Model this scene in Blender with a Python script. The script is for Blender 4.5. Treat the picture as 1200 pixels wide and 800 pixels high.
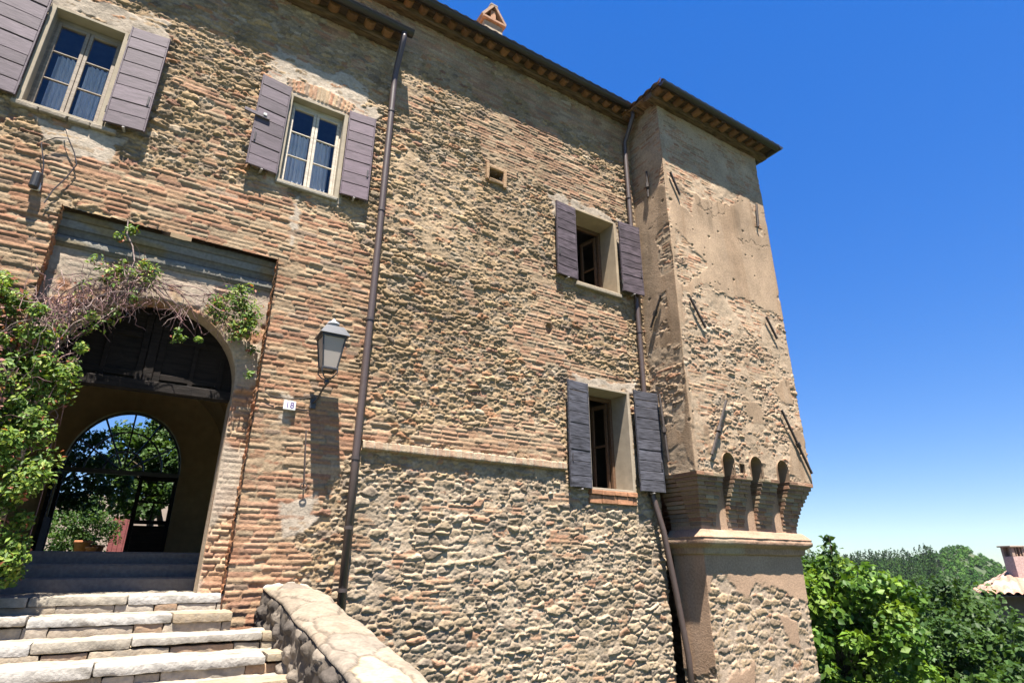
import bpy, math
import numpy as np
from mathutils import Matrix, Vector

for o in list(bpy.data.objects):
    bpy.data.objects.remove(o)
scene = bpy.context.scene
COL = scene.collection

# ------------------------------------------------------------------ camera
cam_d = bpy.data.cameras.new("camera")
cam = bpy.data.objects.new("camera", cam_d)
COL.objects.link(cam)
cam_d.sensor_width = 36.0
cam_d.lens = 683.457 / 1200 * 36
cam_d.clip_start = 0.05
cam_d.clip_end = 6000
pitch, yaw, roll = math.radians(20.9734), math.radians(31.8529), math.radians(0.20715)
F = Vector((math.sin(yaw) * math.cos(pitch), math.cos(yaw) * math.cos(pitch), math.sin(pitch)))
R0 = Vector((math.cos(yaw), -math.sin(yaw), 0))
U0 = R0.cross(F)
R = R0 * math.cos(roll) + U0 * math.sin(roll)
U = -R0 * math.sin(roll) + U0 * math.cos(roll)
m = Matrix((R, U, -F)).transposed().to_4x4()
cam.matrix_world = m
scene.camera = cam

# ------------------------------------------------------------------ light
SUN = Vector((-0.40, -1.0, 2.95)).normalized()
sun_el = math.asin(SUN.z)
sun_az = math.atan2(SUN.x, SUN.y)          # from +Y towards +X
world = bpy.data.worlds.new("World")
scene.world = world
world.use_nodes = True
nt = world.node_tree
nt.nodes.clear()
sky = nt.nodes.new("ShaderNodeTexSky")
sky.sky_type = 'NISHITA'
sky.sun_disc = False
sky.sun_elevation = sun_el
sky.sun_rotation = sun_az % (2 * math.pi)
sky.altitude = 600
sky.air_density = 1.0
sky.dust_density = 0.1
sky.ozone_density = 3.0
hs = nt.nodes.new("ShaderNodeHueSaturation")
hs.inputs["Saturation"].default_value = 2.2
hs.inputs["Hue"].default_value = 0.521
gm = nt.nodes.new("ShaderNodeGamma")
gm.inputs[1].default_value = 0.45
bg = nt.nodes.new("ShaderNodeBackground")
bg.inputs["Strength"].default_value = 0.116
wo = nt.nodes.new("ShaderNodeOutputWorld")
nt.links.new(sky.outputs[0], gm.inputs[0])
nt.links.new(gm.outputs[0], hs.inputs["Color"])
tint = nt.nodes.new("ShaderNodeMix"); tint.data_type = 'RGBA'; tint.blend_type = 'MULTIPLY'; tint.inputs[0].default_value = 1
tint.inputs[7].default_value = (.84, .95, 1.06, 1)
nt.links.new(hs.outputs[0], tint.inputs[6])
nt.links.new(tint.outputs[2], bg.inputs[0])
nt.links.new(bg.outputs[0], wo.inputs[0])
sd = bpy.data.lights.new("sun", 'SUN')
sd.energy = 5.0
sd.angle = math.radians(0.53)
sd.color = (1.0, 0.93, 0.83)
so = bpy.data.objects.new("sun", sd)
COL.objects.link(so)
so.rotation_euler = (-SUN).to_track_quat('-Z', 'Y').to_euler()
so.location = (0, -20, 40)
scene.view_settings.view_transform = 'Standard'
scene.view_settings.look = 'None'
scene.view_settings.gamma = 1
scene.view_settings.exposure = 1.92
scene.view_settings.use_curve_mapping = False

# ------------------------------------------------------------------ numpy helpers
def hsh(i, j, s):
    i = np.asarray(i).astype(np.int64); j = np.asarray(j).astype(np.int64)
    n = (i * 374761393 + j * 668265263 + s * 2147483647 * 7 + s * 1274126177) & 0xFFFFFFFF
    n = ((n ^ (n >> 13)) * 1274126177) & 0xFFFFFFFF
    n = ((n ^ (n >> 15)) * 2246822519) & 0xFFFFFFFF
    n = n ^ (n >> 16)
    return n.astype(np.float64) / 4294967296.0

def vnoise(x, y, s=0):
    i = np.floor(x); j = np.floor(y)
    fx = x - i; fy = y - j
    fx = fx * fx * (3 - 2 * fx); fy = fy * fy * (3 - 2 * fy)
    a = hsh(i, j, s); b = hsh(i + 1, j, s); c = hsh(i, j + 1, s); d = hsh(i + 1, j + 1, s)
    return (a * (1 - fx) + b * fx) * (1 - fy) + (c * (1 - fx) + d * fx) * fy

def fbm(x, y, s=0, o=4):
    t = 0; a = 0.5; w = 0
    for k in range(o):
        t = t + a * vnoise(x, y, s + k * 17); w += a
        x = x * 2.03 + 11.3; y = y * 2.03 + 7.7; a *= 0.5
    return t / w                       # 0..1, mean .5

def sstep(a, b, x):
    t = np.clip((x - a) / (b - a), 0, 1)
    return t * t * (3 - 2 * t)

def polysd(u, v, poly):
    """signed distance, positive inside"""
    P = np.array(poly, float)
    d = np.full(u.shape, 1e9); ins = np.zeros(u.shape, bool)
    n = len(P)
    for k in range(n):
        a = P[k]; b = P[(k + 1) % n]
        e = b - a
        t = np.clip(((u - a[0]) * e[0] + (v - a[1]) * e[1]) / max(e @ e, 1e-9), 0, 1)
        d = np.minimum(d, (u - a[0] - t * e[0]) ** 2 + (v - a[1] - t * e[1]) ** 2)
        c = ((a[1] > v) != (b[1] > v)) & (u < (b[0] - a[0]) * (v - a[1]) / ((b[1] - a[1]) if b[1] != a[1] else 1e-9) + a[0])
        ins ^= c
    d = np.sqrt(d)
    return np.where(ins, d, -d)

def pick(h, pal):
    """pal: list of (weight, rgb)"""
    w = np.cumsum([p[0] for p in pal]); w = w / w[-1]
    idx = np.searchsorted(w, np.clip(h, 0, 0.99999))
    return np.array([p[1] for p in pal])[idx]

STONE = [(3, (.42, .31, .19)), (3, (.36, .275, .175)), (2, (.47, .35, .21)), (2, (.31, .245, .17)), (2, (.40, .33, .24)),
         (1, (.27, .215, .165)), (1.2, (.45, .26, .15)), (1.2, (.50, .385, .255)), (.5, (.34, .20, .14)), (.4, (.56, .46, .34))]
STONE_LOW = [(3, (.42, .335, .23)), (2.5, (.36, .29, .20)), (2, (.47, .38, .265)), (2, (.30, .245, .18)), (2, (.43, .36, .27)),
             (1.3, (.25, .21, .165)), (.7, (.40, .25, .165)), (1.2, (.54, .445, .33))]
BRICK = [(3, (.47, .265, .155)), (2.5, (.49, .31, .185)), (2, (.45, .215, .125)), (2.4, (.50, .37, .235)), (.8, (.36, .19, .12)),
         (2, (.44, .345, .23)), (1, (.52, .31, .20)), (.6, (.30, .22, .165))]
BRICK = [(w, tuple(np.array(c) * .70 + np.array((.42, .33, .24)) * .30)) for w, c in BRICK]

def rubble(u, v, a, b, seed, amp, rnd, mort, pal, warp=1.0):
    uu = u + warp * (.11 * (fbm(u * 2.2, v * 3.0, seed + 1, 3) - .5) + .045 * (fbm(u * 9, v * 12, seed + 2, 2) - .5))
    vv = v + warp * (.10 * (fbm(u * 1.1, v * 1.6, seed + 3, 3) - .5) + .04 * (fbm(u * 9, v * 12, seed + 4, 2) - .5))
    Uc = uu / a; Vc = vv / b
    def spos(i, j):
        return (i + .5 + .5 * (np.mod(j, 2)) + .85 * (hsh(i, j, seed + 11) - .5),
                j + .5 + .62 * (hsh(i, j, seed + 12) - .5), .55 * (hsh(i, j, seed + 13) - .5))
    j0 = np.floor(Vc); i0 = np.floor(Uc - .25)
    best = np.full(u.shape, 1e9); bi = np.zeros(u.shape); bj = np.zeros(u.shape)
    for dj in (-1, 0, 1):
        for di in (-1, 0, 1):
            i = i0 + di; j = j0 + dj
            x, y, w = spos(i, j)
            d = (Uc - x) ** 2 + (Vc - y) ** 2 - w
            k = d < best
            best = np.where(k, d, best); bi = np.where(k, i, bi); bj = np.where(k, j, bj)
    x1, y1, w1 = spos(bi, bj)
    e = np.full(u.shape, 1e9)
    for dj in (-1, 0, 1):
        for di in (-2, -1, 0, 1, 2):
            if di == 0 and dj == 0: continue
            x, y, w = spos(bi + di, bj + dj)
            d = (Uc - x) ** 2 + (Vc - y) ** 2 - w
            nx = x - x1; ny = y - y1
            l = np.sqrt(nx * nx + ny * ny) + 1e-6
            em = (d - best) / (2 * l) / np.sqrt((nx / l / a) ** 2 + (ny / l / b) ** 2)
            e = np.minimum(e, em)
    mo = mort * (.3 + 1.4 * fbm(u * 6, v * 6, seed + 5, 2))
    t = np.clip((e - mo) / (rnd * (.5 + hsh(bi, bj, seed + 14))), 0, 1)
    prof = np.sqrt(np.clip(1 - (1 - t) ** 2, 0, 1))
    A = amp * (.35 + 1.0 * hsh(bi, bj, seed + 15))
    tilt = ((Vc - y1) * (hsh(bi, bj, seed + 16) - .35) * .9 + (Uc - x1) * (hsh(bi, bj, seed + 17) - .5) * .9) * amp
    h = prof * (A + tilt) + .016 * (fbm(u * 14, v * 20, seed + 6, 4) - .5) * prof
    col = pick(hsh(bi, bj, seed + 18), pal) * (.82 + .36 * hsh(bi, bj, seed + 19))[:, None]
    return h, col, e

def rubble2(u, v, a, b, seed, amp, rnd, mort, pal, share=.47, rough=1.0):
    h, c, e = rubble(u, v, a, b, seed, amp, rnd, mort, pal)
    h2, c2, e2 = rubble(u, v, a * .58, b * .62, seed + 7000, amp * .75, rnd * .7, mort, pal)
    k = fbm(u * 1.6, v * 2.6, seed + 71, 3) < share
    h = np.where(k, h2, h); c = np.where(k[:, None], c2, c)
    ru = np.abs(fbm(u * 11, v * 19, seed + 72, 4) - .5)          # broken, flaky faces
    ch = fbm(u * 23 + v * 9, v * 31 - u * 7, seed + 75, 2)
    h = h + rough * (.024 * (ru - .12) - .018 * sstep(.56, .64, ch)) * (h > .003) + .009 * (fbm(u * 34, v * 44, seed + 73, 3) - .5)
    c = c * (.80 + .4 * fbm(u * 13, v * 22, seed + 74, 4))[:, None]
    return h, c, e

def bricks(u, v, seed, amp=.02, pitch=.066, length=.26, mort=.007, pal=BRICK):
    vv = v + .05 * (fbm(u * .7, v * .7, seed + 1, 2) - .5) + .014 * (fbm(u * 6, v * 6, seed + 2, 2) - .5)
    uu = u + .03 * (fbm(u * 8, v * 10, seed + 3, 2) - .5)
    Vc = vv / pitch
    j = np.floor(Vc)
    fv = Vc - j
    lo = .12 * (hsh(j, 0 * j, seed + 7)); 
    Uc = uu / length * (.85 + .4 * hsh(j, 0 * j + 3, seed + 8)) + hsh(j, 0 * j + 1, seed + 4) * 7
    i = np.floor(Uc)
    def bnd(k): return k + .55 * (hsh(k, j, seed + 5) - .5)
    i = np.where(Uc < bnd(i), i - 1, i); i = np.where(Uc >= bnd(i + 1), i + 1, i)
    du = np.minimum(Uc - bnd(i), bnd(i + 1) - Uc) * length
    dv = np.minimum(fv, 1 - fv) * pitch
    e = np.minimum(du, dv)
    mo = mort * (.5 + 1.0 * hsh(i, j, seed + 6))
    t = np.clip((e - mo) / .008, 0, 1)
    prof = np.sqrt(np.clip(1 - (1 - t) ** 2, 0, 1))
    A = amp * (.3 + 1.1 * hsh(i, j, seed + 9)) - .02 * (hsh(i, j, seed + 10) > .93)
    h = prof * A + .010 * (fbm(u * 12, v * 22, seed + 12, 3) - .5) + .006 * (fbm(u * 36, v * 50, seed + 14, 3) - .5)
    col = pick(hsh(i, j, seed + 11), pal) * (.84 + .32 * hsh(i, j, seed + 13))[:, None]
    return h, col, e

def mixc(c, d, t):
    return c * (1 - t)[:, None] + d * t[:, None]

def weather(u, v, col, seed, amt=.3):
    col = col * np.array([1.02, .972, .945])
    n = fbm(u * .55, v * .55, seed, 4)
    f = 1 + amt * (n - .5) * 1.6
    n2 = fbm(u * 3.5, v * 3.5, seed + 31, 4)
    f = f * (1 + .35 * (n2 - .5))
    n3 = sstep(.56, .72, fbm(u * 1.4, v * .5, seed + 61, 4))
    g = np.array([.80, .765, .73])
    return col * f[:, None] * (1 - .35 * n3[:, None] * (1 - g))

# ------------------------------------------------------------------ object helpers
# measured darker than they look: real-world reflectance of old stone, lime, brick and leaves
ALB = {'masonry': .60, 'lime_plaster': .60, 'travertine': .56, 'terracotta': .62, 'painted_wood': .68, 'weathered_wood': .68, 'leaf': .85}

def mesh_obj(name, V, Fc, mat, parent=None, col=None, smooth=False, tris=None):
    me = bpy.data.meshes.new(name)
    V = np.asarray(V, np.float32)
    if isinstance(Fc, np.ndarray):
        nf, k = Fc.shape
        me.vertices.add(len(V)); me.vertices.foreach_set("co", V.ravel())
        me.loops.add(nf * k); me.loops.foreach_set("vertex_index", Fc.astype(np.int32).ravel())
        me.polygons.add(nf); me.polygons.foreach_set("loop_start", np.arange(0, nf * k, k, dtype=np.int32))
        me.update(calc_edges=True)
    else:
        me.from_pydata([tuple(p) for p in V.tolist()], [], Fc)
        me.update()
    if col is not None:
        c = np.ones((len(V), 4), np.float32); c[:, :3] = np.clip(np.asarray(col) * ALB.get(mat.name, 1), 0, 1)
        at = me.color_attributes.new("Col", 'FLOAT_COLOR', 'POINT')
        at.data.foreach_set("color", c.ravel())
    if smooth:
        me.polygons.foreach_set("use_smooth", np.ones(len(me.polygons), bool))
    me.validate()
    me.materials.append(mat)
    o = bpy.data.objects.new(name, me)
    COL.objects.link(o)
    if parent is not None:
        o.parent = parent
        o.matrix_parent_inverse = Matrix.Translation(-root_loc(parent))
    return o

def root_loc(p):
    """every parent here stands unrotated, with its own parent's offset cancelled"""
    return p.location.copy()

def empty(name, loc, label, cat, group=None):
    o = bpy.data.objects.new(name, None)
    o.empty_display_size = .2
    o.location = loc
    COL.objects.link(o)
    return tag(o, label, cat, group)

def tag(o, label, cat, group=None, kind=None):
    if label: o["label"] = label
    if cat: o["category"] = cat
    if group: o["group"] = group
    if kind: o["kind"] = kind
    return o

class MB:
    def __init__(s): s.v = []; s.f = []; s.c = []
    def add(s, V, Fc, col):
        n = len(s.v)
        s.v.extend([tuple(p) for p in V]); s.f.extend([tuple(i + n for i in f) for f in Fc])
        col = np.asarray(col, float)
        if col.ndim == 1: s.c.extend([tuple(col)] * len(V))
        else: s.c.extend([tuple(c) for c in col])
    def box(s, x0, x1, y0, y1, z0, z1, col=(.5, .5, .5), b=.004, M=None, jit=0, rng=None):
        c = np.array([(x0 + x1) / 2, (y0 + y1) / 2, (z0 + z1) / 2]); h = np.abs(np.array([x1 - x0, y1 - y0, z1 - z0])) / 2
        b = min(b, h.min() * .9)
        V = []; idx = {}
        for sx in (-1, 1):
            for sy in (-1, 1):
                for sz in (-1, 1):
                    sg = np.array([sx, sy, sz])
                    off = (rng.normal(size=3) * jit) if jit else 0
                    for ax in range(3):
                        p = sg * (h - b); p[ax] = sg[ax] * h[ax]
                        idx[(sx, sy, sz, ax)] = len(V); V.append(c + p + off)
        Fc = []
        for ax in range(3):
            o1, o2 = (ax + 1) % 3, (ax + 2) % 3
            for sg in (-1, 1):
                q = []
                for a1, a2 in ((-1, -1), (1, -1), (1, 1), (-1, 1)):
                    t = [0, 0, 0]; t[ax] = sg; t[o1] = a1; t[o2] = a2
                    q.append(idx[tuple(t) + (ax,)])
                Fc.append(q if sg > 0 else q[::-1])
            for a1 in (-1, 1):
                for a2 in (-1, 1):
                    t = [0, 0, 0]; t[o1] = a1; t[o2] = a2
                    lo = t.copy(); lo[ax] = -1; hi = t.copy(); hi[ax] = 1
                    q = [idx[tuple(lo) + (o1,)], idx[tuple(hi) + (o1,)], idx[tuple(hi) + (o2,)], idx[tuple(lo) + (o2,)]]
                    Fc.append(q if a1 * a2 > 0 else q[::-1])
        for sx in (-1, 1):
            for sy in (-1, 1):
                for sz in (-1, 1):
                    q = [idx[(sx, sy, sz, a)] for a in range(3)]
                    Fc.append(q if sx * sy * sz > 0 else q[::-1])
        if M is not None: V = [tuple(M @ Vector(p)) for p in V]
        s.add(V, Fc, col)
    def tube(s, pts, r, n=8, col=(.1, .1, .1), cap=True, taper=None):
        pts = [np.array(p, float) for p in pts]
        V = []; Fc = []
        up = np.array([.13, .27, .95])
        for k, p in enumerate(pts):
            a = pts[max(k - 1, 0)]; b = pts[min(k + 1, len(pts) - 1)]
            t = b - a; t /= np.linalg.norm(t) + 1e-9
            x = np.cross(t, up)
            if np.linalg.norm(x) < .05: x = np.cross(t, (1, 0, 0))
            x /= np.linalg.norm(x); y = np.cross(t, x)
            rr = r if taper is None else r * (1 + (taper - 1) * k / (len(pts) - 1))
            for i in range(n):
                g = 2 * math.pi * i / n
                V.append(p + rr * (x * math.cos(g) + y * math.sin(g)))
        for k in range(len(pts) - 1):
            for i in range(n):
                a = k * n + i; b = k * n + (i + 1) % n
                Fc.append((a, b, b + n, a + n))
        if cap:
            Fc.append(tuple(range(n))[::-1]); Fc.append(tuple(range(len(V) - n, len(V))))
        s.add(V, Fc, col)
    def lathe(s, prof, c, n=16, col=(.5, .5, .5), M=None):
        V = []; Fc = []
        for r, z in prof:
            for i in range(n):
                g = 2 * math.pi * i / n
                V.append((c[0] + r * math.cos(g), c[1] + r * math.sin(g), c[2] + z))
        for k in range(len(prof) - 1):
            for i in range(n):
                a = k * n + i; b = k * n + (i + 1) % n
                Fc.append((a, b, b + n, a + n))
        Fc.append(tuple(range(n))[::-1]); Fc.append(tuple(range(len(V) - n, len(V))))
        s.add(V, Fc, col)
    def build(s, name, mat, parent=None, smooth=False):
        return mesh_obj(name, s.v, s.f, mat, parent, np.array(s.c), smooth)

def grid_faces(ny, nx, keep=None):
    a = np.arange(ny * nx).reshape(ny, nx)
    q = np.stack([a[:-1, :-1], a[:-1, 1:], a[1:, 1:], a[1:, :-1]], -1)
    if keep is not None: return q[keep]
    return q.reshape(-1, 4)

def compact(V, Fc, *arrs):
    used = np.zeros(len(V), bool); used[Fc.ravel()] = True
    mp = np.cumsum(used) - 1
    return (V[used], mp[Fc]) + tuple(a[used] for a in arrs)

def axis(brk, step):
    out = []
    for a, b in zip(brk[:-1], brk[1:]):
        n = max(1, int(math.ceil((b - a) / step)))
        out.append(np.linspace(a, b, n, endpoint=False))
    out.append([brk[-1]])
    return np.concatenate(out)

# ------------------------------------------------------------------ materials
def newmat(name):
    mt = bpy.data.materials.new(name); mt.use_nodes = True
    n = mt.node_tree
    return mt, n, n.nodes["Principled BSDF"]

def vcmat(name, rough=.9, nscale=30, namt=.25, bump=.3, bscale=60, bdist=.01, spec=.25, metal=0, stretch=None):
    mt, n, p = newmat(name)
    at = n.nodes.new("ShaderNodeAttribute"); at.attribute_name = "Col"
    tc = n.nodes.new("ShaderNodeTexCoord")
    mp = n.nodes.new("ShaderNodeMapping")
    if stretch: mp.inputs["Scale"].default_value = stretch
    n.links.new(tc.outputs["Object"], mp.inputs[0])
    nz = n.nodes.new("ShaderNodeTexNoise"); nz.inputs["Scale"].default_value = nscale; nz.inputs["Detail"].default_value = 6
    n.links.new(mp.outputs[0], nz.inputs["Vector"])
    mr = n.nodes.new("ShaderNodeMapRange")
    mr.inputs[1].default_value = .25; mr.inputs[2].default_value = .75
    mr.inputs[3].default_value = 1 - namt; mr.inputs[4].default_value = 1 + namt
    n.links.new(nz.outputs[0], mr.inputs[0])
    mx = n.nodes.new("ShaderNodeMix"); mx.data_type = 'RGBA'; mx.blend_type = 'MULTIPLY'; mx.inputs[0].default_value = 1
    n.links.new(at.outputs["Color"], mx.inputs[6]); n.links.new(mr.outputs[0], mx.inputs[7])
    n.links.new(mx.outputs[2], p.inputs["Base Color"])
    nb = n.nodes.new("ShaderNodeTexNoise"); nb.inputs["Scale"].default_value = bscale; nb.inputs["Detail"].default_value = 5
    n.links.new(mp.outputs[0], nb.inputs["Vector"])
    bp = n.nodes.new("ShaderNodeBump"); bp.inputs["Strength"].default_value = bump; bp.inputs["Distance"].default_value = bdist
    n.links.new(nb.outputs[0], bp.inputs["Height"]); n.links.new(bp.outputs[0], p.inputs["Normal"])
    p.inputs["Roughness"].default_value = rough
    p.inputs["Specular IOR Level"].default_value = spec
    p.inputs["Metallic"].default_value = metal
    return mt

M_MASON = vcmat("masonry", .95, 26, .22, .55, 45, .012, .1)
M_PLAST = vcmat("lime_plaster", .95, 7, .14, .3, 35, .008, .1)
M_STEP = vcmat("travertine", .9, 22, .2, .6, 40, .012, .15)
M_WOOD = vcmat("painted_wood", .66, 4, .30, .5, 14, .005, .3, stretch=(1.2, 5, 8))
M_OLDW = vcmat("weathered_wood", .85, 5, .75, .7, 14, .006, .2, stretch=(1.0, 5, 7))
M_METAL = vcmat("painted_metal", .42, 12, .12, .08, 30, .002, .5)
M_IRON = vcmat("rusty_iron", .7, 25, .4, .4, 60, .003, .4, .3)
M_TERRA = vcmat("terracotta", .9, 18, .28, .4, 50, .006, .15)
M_CLOTH = vcmat("curtain_cloth", .95, 10, .08, .1, 60, .002, .1)
M_CERAM = vcmat("ceramic", .25, 20, .06, .05, 30, .001, .5)

def leafmat(name, rough=.5, tr=.35):
    mt, n, p = newmat(name)
    at = n.nodes.new("ShaderNodeAttribute"); at.attribute_name = "Col"
    n.links.new(at.outputs["Color"], p.inputs["Base Color"])
    p.inputs["Roughness"].default_value = rough
    p.inputs["Specular IOR Level"].default_value = .22
    t = n.nodes.new("ShaderNodeBsdfTranslucent")
    g = n.nodes.new("ShaderNodeMix"); g.data_type = 'RGBA'; g.blend_type = 'MULTIPLY'; g.inputs[0].default_value = 1
    g.inputs[7].default_value = (1.3, 1.25, .5, 1)
    n.links.new(at.outputs["Color"], g.inputs[6]); n.links.new(g.outputs[2], t.inputs[0])
    ms = n.nodes.new("ShaderNodeMixShader"); ms.inputs[0].default_value = tr
    n.links.new(p.outputs[0], ms.inputs[1]); n.links.new(t.outputs[0], ms.inputs[2])
    n.links.new(ms.outputs[0], n.nodes["Material Output"].inputs[0])
    return mt
M_LEAF = leafmat("leaf")

def glassmat(name, k=.3, tint=(.85, .9, .92)):
    mt, n, p = newmat(name)
    n.nodes.remove(p)
    tr = n.nodes.new("ShaderNodeBsdfTransparent"); tr.inputs[0].default_value = (*tint, 1)
    gl = n.nodes.new("ShaderNodeBsdfGlossy"); gl.inputs["Roughness"].default_value = .02
    fr = n.nodes.new("ShaderNodeLayerWeight"); fr.inputs["Blend"].default_value = .5
    pw = n.nodes.new("ShaderNodeMath"); pw.operation = 'POWER'; pw.inputs[1].default_value = 3.5
    ml = n.nodes.new("ShaderNodeMath"); ml.operation = 'MULTIPLY'; ml.inputs[1].default_value = .6
    n.links.new(fr.outputs["Facing"], pw.inputs[0]); n.links.new(pw.outputs[0], ml.inputs[0])
    mr = n.nodes.new("ShaderNodeMath"); mr.operation = 'ADD'; mr.inputs[1].default_value = k; mr.use_clamp = True
    ms = n.nodes.new("ShaderNodeMixShader")
    n.links.new(ml.outputs[0], mr.inputs[0]); n.links.new(mr.outputs[0], ms.inputs[0])
    n.links.new(tr.outputs[0], ms.inputs[1]); n.links.new(gl.outputs[0], ms.inputs[2])
    n.links.new(ms.outputs[0], n.nodes["Material Output"].inputs[0])
    return mt
M_GLASS = glassmat("window_glass", .07, (.93, .95, .96))
M_GLASS2 = glassmat("clear_glass", .0, (.93, .95, .95))
def frostmat():
    mt, n, p = newmat("frosted_glass")
    p.inputs["Base Color"].default_value = (.52, .47, .42, 1); p.inputs["Roughness"].default_value = .35
    t = n.nodes.new("ShaderNodeBsdfTranslucent"); t.inputs[0].default_value = (.55, .5, .45, 1)
    ms = n.nodes.new("ShaderNodeMixShader"); ms.inputs[0].default_value = .5
    n.links.new(p.outputs[0], ms.inputs[1]); n.links.new(t.outputs[0], ms.inputs[2])
    n.links.new(ms.outputs[0], n.nodes["Material Output"].inputs[0])
    return mt
M_FROST = frostmat()

def groundmat():
    mt, n, p = newmat("grassy_ground")
    tc = n.nodes.new("ShaderNodeTexCoord")
    nz = n.nodes.new("ShaderNodeTexNoise"); nz.inputs["Scale"].default_value = .05; nz.inputs["Detail"].default_value = 10; nz.inputs["Roughness"].default_value = .65
    n.links.new(tc.outputs["Object"], nz.inputs["Vector"])
    cr = n.nodes.new("ShaderNodeValToRGB")
    cr.color_ramp.elements[0].position = .35; cr.color_ramp.elements[0].color = (.025, .04, .015, 1)
    cr.color_ramp.elements[1].position = .7; cr.color_ramp.elements[1].color = (.09, .085, .045, 1)
    e = cr.color_ramp.elements.new(.5); e.color = (.04, .06, .022, 1)
    n.links.new(nz.outputs[0], cr.inputs[0]); n.links.new(cr.outputs[0], p.inputs["Base Color"])
    p.inputs["Roughness"].default_value = 1
    return mt
M_GROUND = groundmat()

rng = np.random.default_rng(7)
D = 8.0

# ------------------------------------------------------------------ ground sheet
def ground_z(x, y):
    r = np.hypot(x, y)
    front = -1.55 + (-2.9 + 1.55) * sstep(1.5, 2.05, x)
    back = .1 + 0 * x
    z = front + (back - front) * sstep(12.5, 13.1, y)
    z = z - sstep(11.5, 60, x) * 17 - sstep(30, 130, r) * 12 + (fbm(x * .05, y * .05, 5, 4) - .5) * 1.5 * sstep(14, 40, r)
    az = np.degrees(np.arctan2(x, y))
    ridge = -3.2 + 11 * np.exp(-((az - 67.7) / 1.9) ** 2) + 2.0 * np.exp(-((az - 64) / 3) ** 2) - 1.0 * sstep(69, 74, az) + 3 * (fbm(az * .12, az * 0, 9, 3) - .5)
    z = z + sstep(110, 340, r) * (ridge - z)
    z = z - sstep(380, 900, r) * 25
    return z
def sinhaxis(lim, n, k):
    t = np.linspace(-1, 1, n)
    return np.sinh(t * k) / math.sinh(k) * lim
gx = np.unique(np.concatenate([sinhaxis(3000, 301, 7.5), [1.5, 1.7, 1.9, 2.05]])) ; gy = np.unique(np.concatenate([sinhaxis(3000, 301, 7.5), [12.5, 12.7, 12.9, 13.1, 13.3]]))
GX, GY = np.meshgrid(gx, gy)
GZ = ground_z(GX, GY)
tag(mesh_obj("ground", np.stack([GX, GY, GZ], -1).reshape(-1, 3), grid_faces(len(gy), len(gx)), M_GROUND, smooth=True),
    "grassy ground sloping down from the building to the valley", None, kind="structure")

# ------------------------------------------------------------------ the building
bld = empty("stone_building", (3, 8, -.3), "long three-storey rubble stone and brick building with grey shutters, arched portal and plastered corner tower", "building")

ARCH_C, ARCH_R, ARCH_S, Z0 = -.2, .99, 2.18, -.315
REC = (-1.46, 1.05, 4.05)
WIN = {"w1": (-2.18, -1.35, 5.30, 6.87), "w2": (.84, 1.72, 5.33, 6.92), "w3": (6.42, 7.50, 5.15, 6.80), "w4": (6.55, 7.55, 1.24, 3.06)}
HOLE = (4.44, 4.74, 6.79, 7.0)

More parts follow.
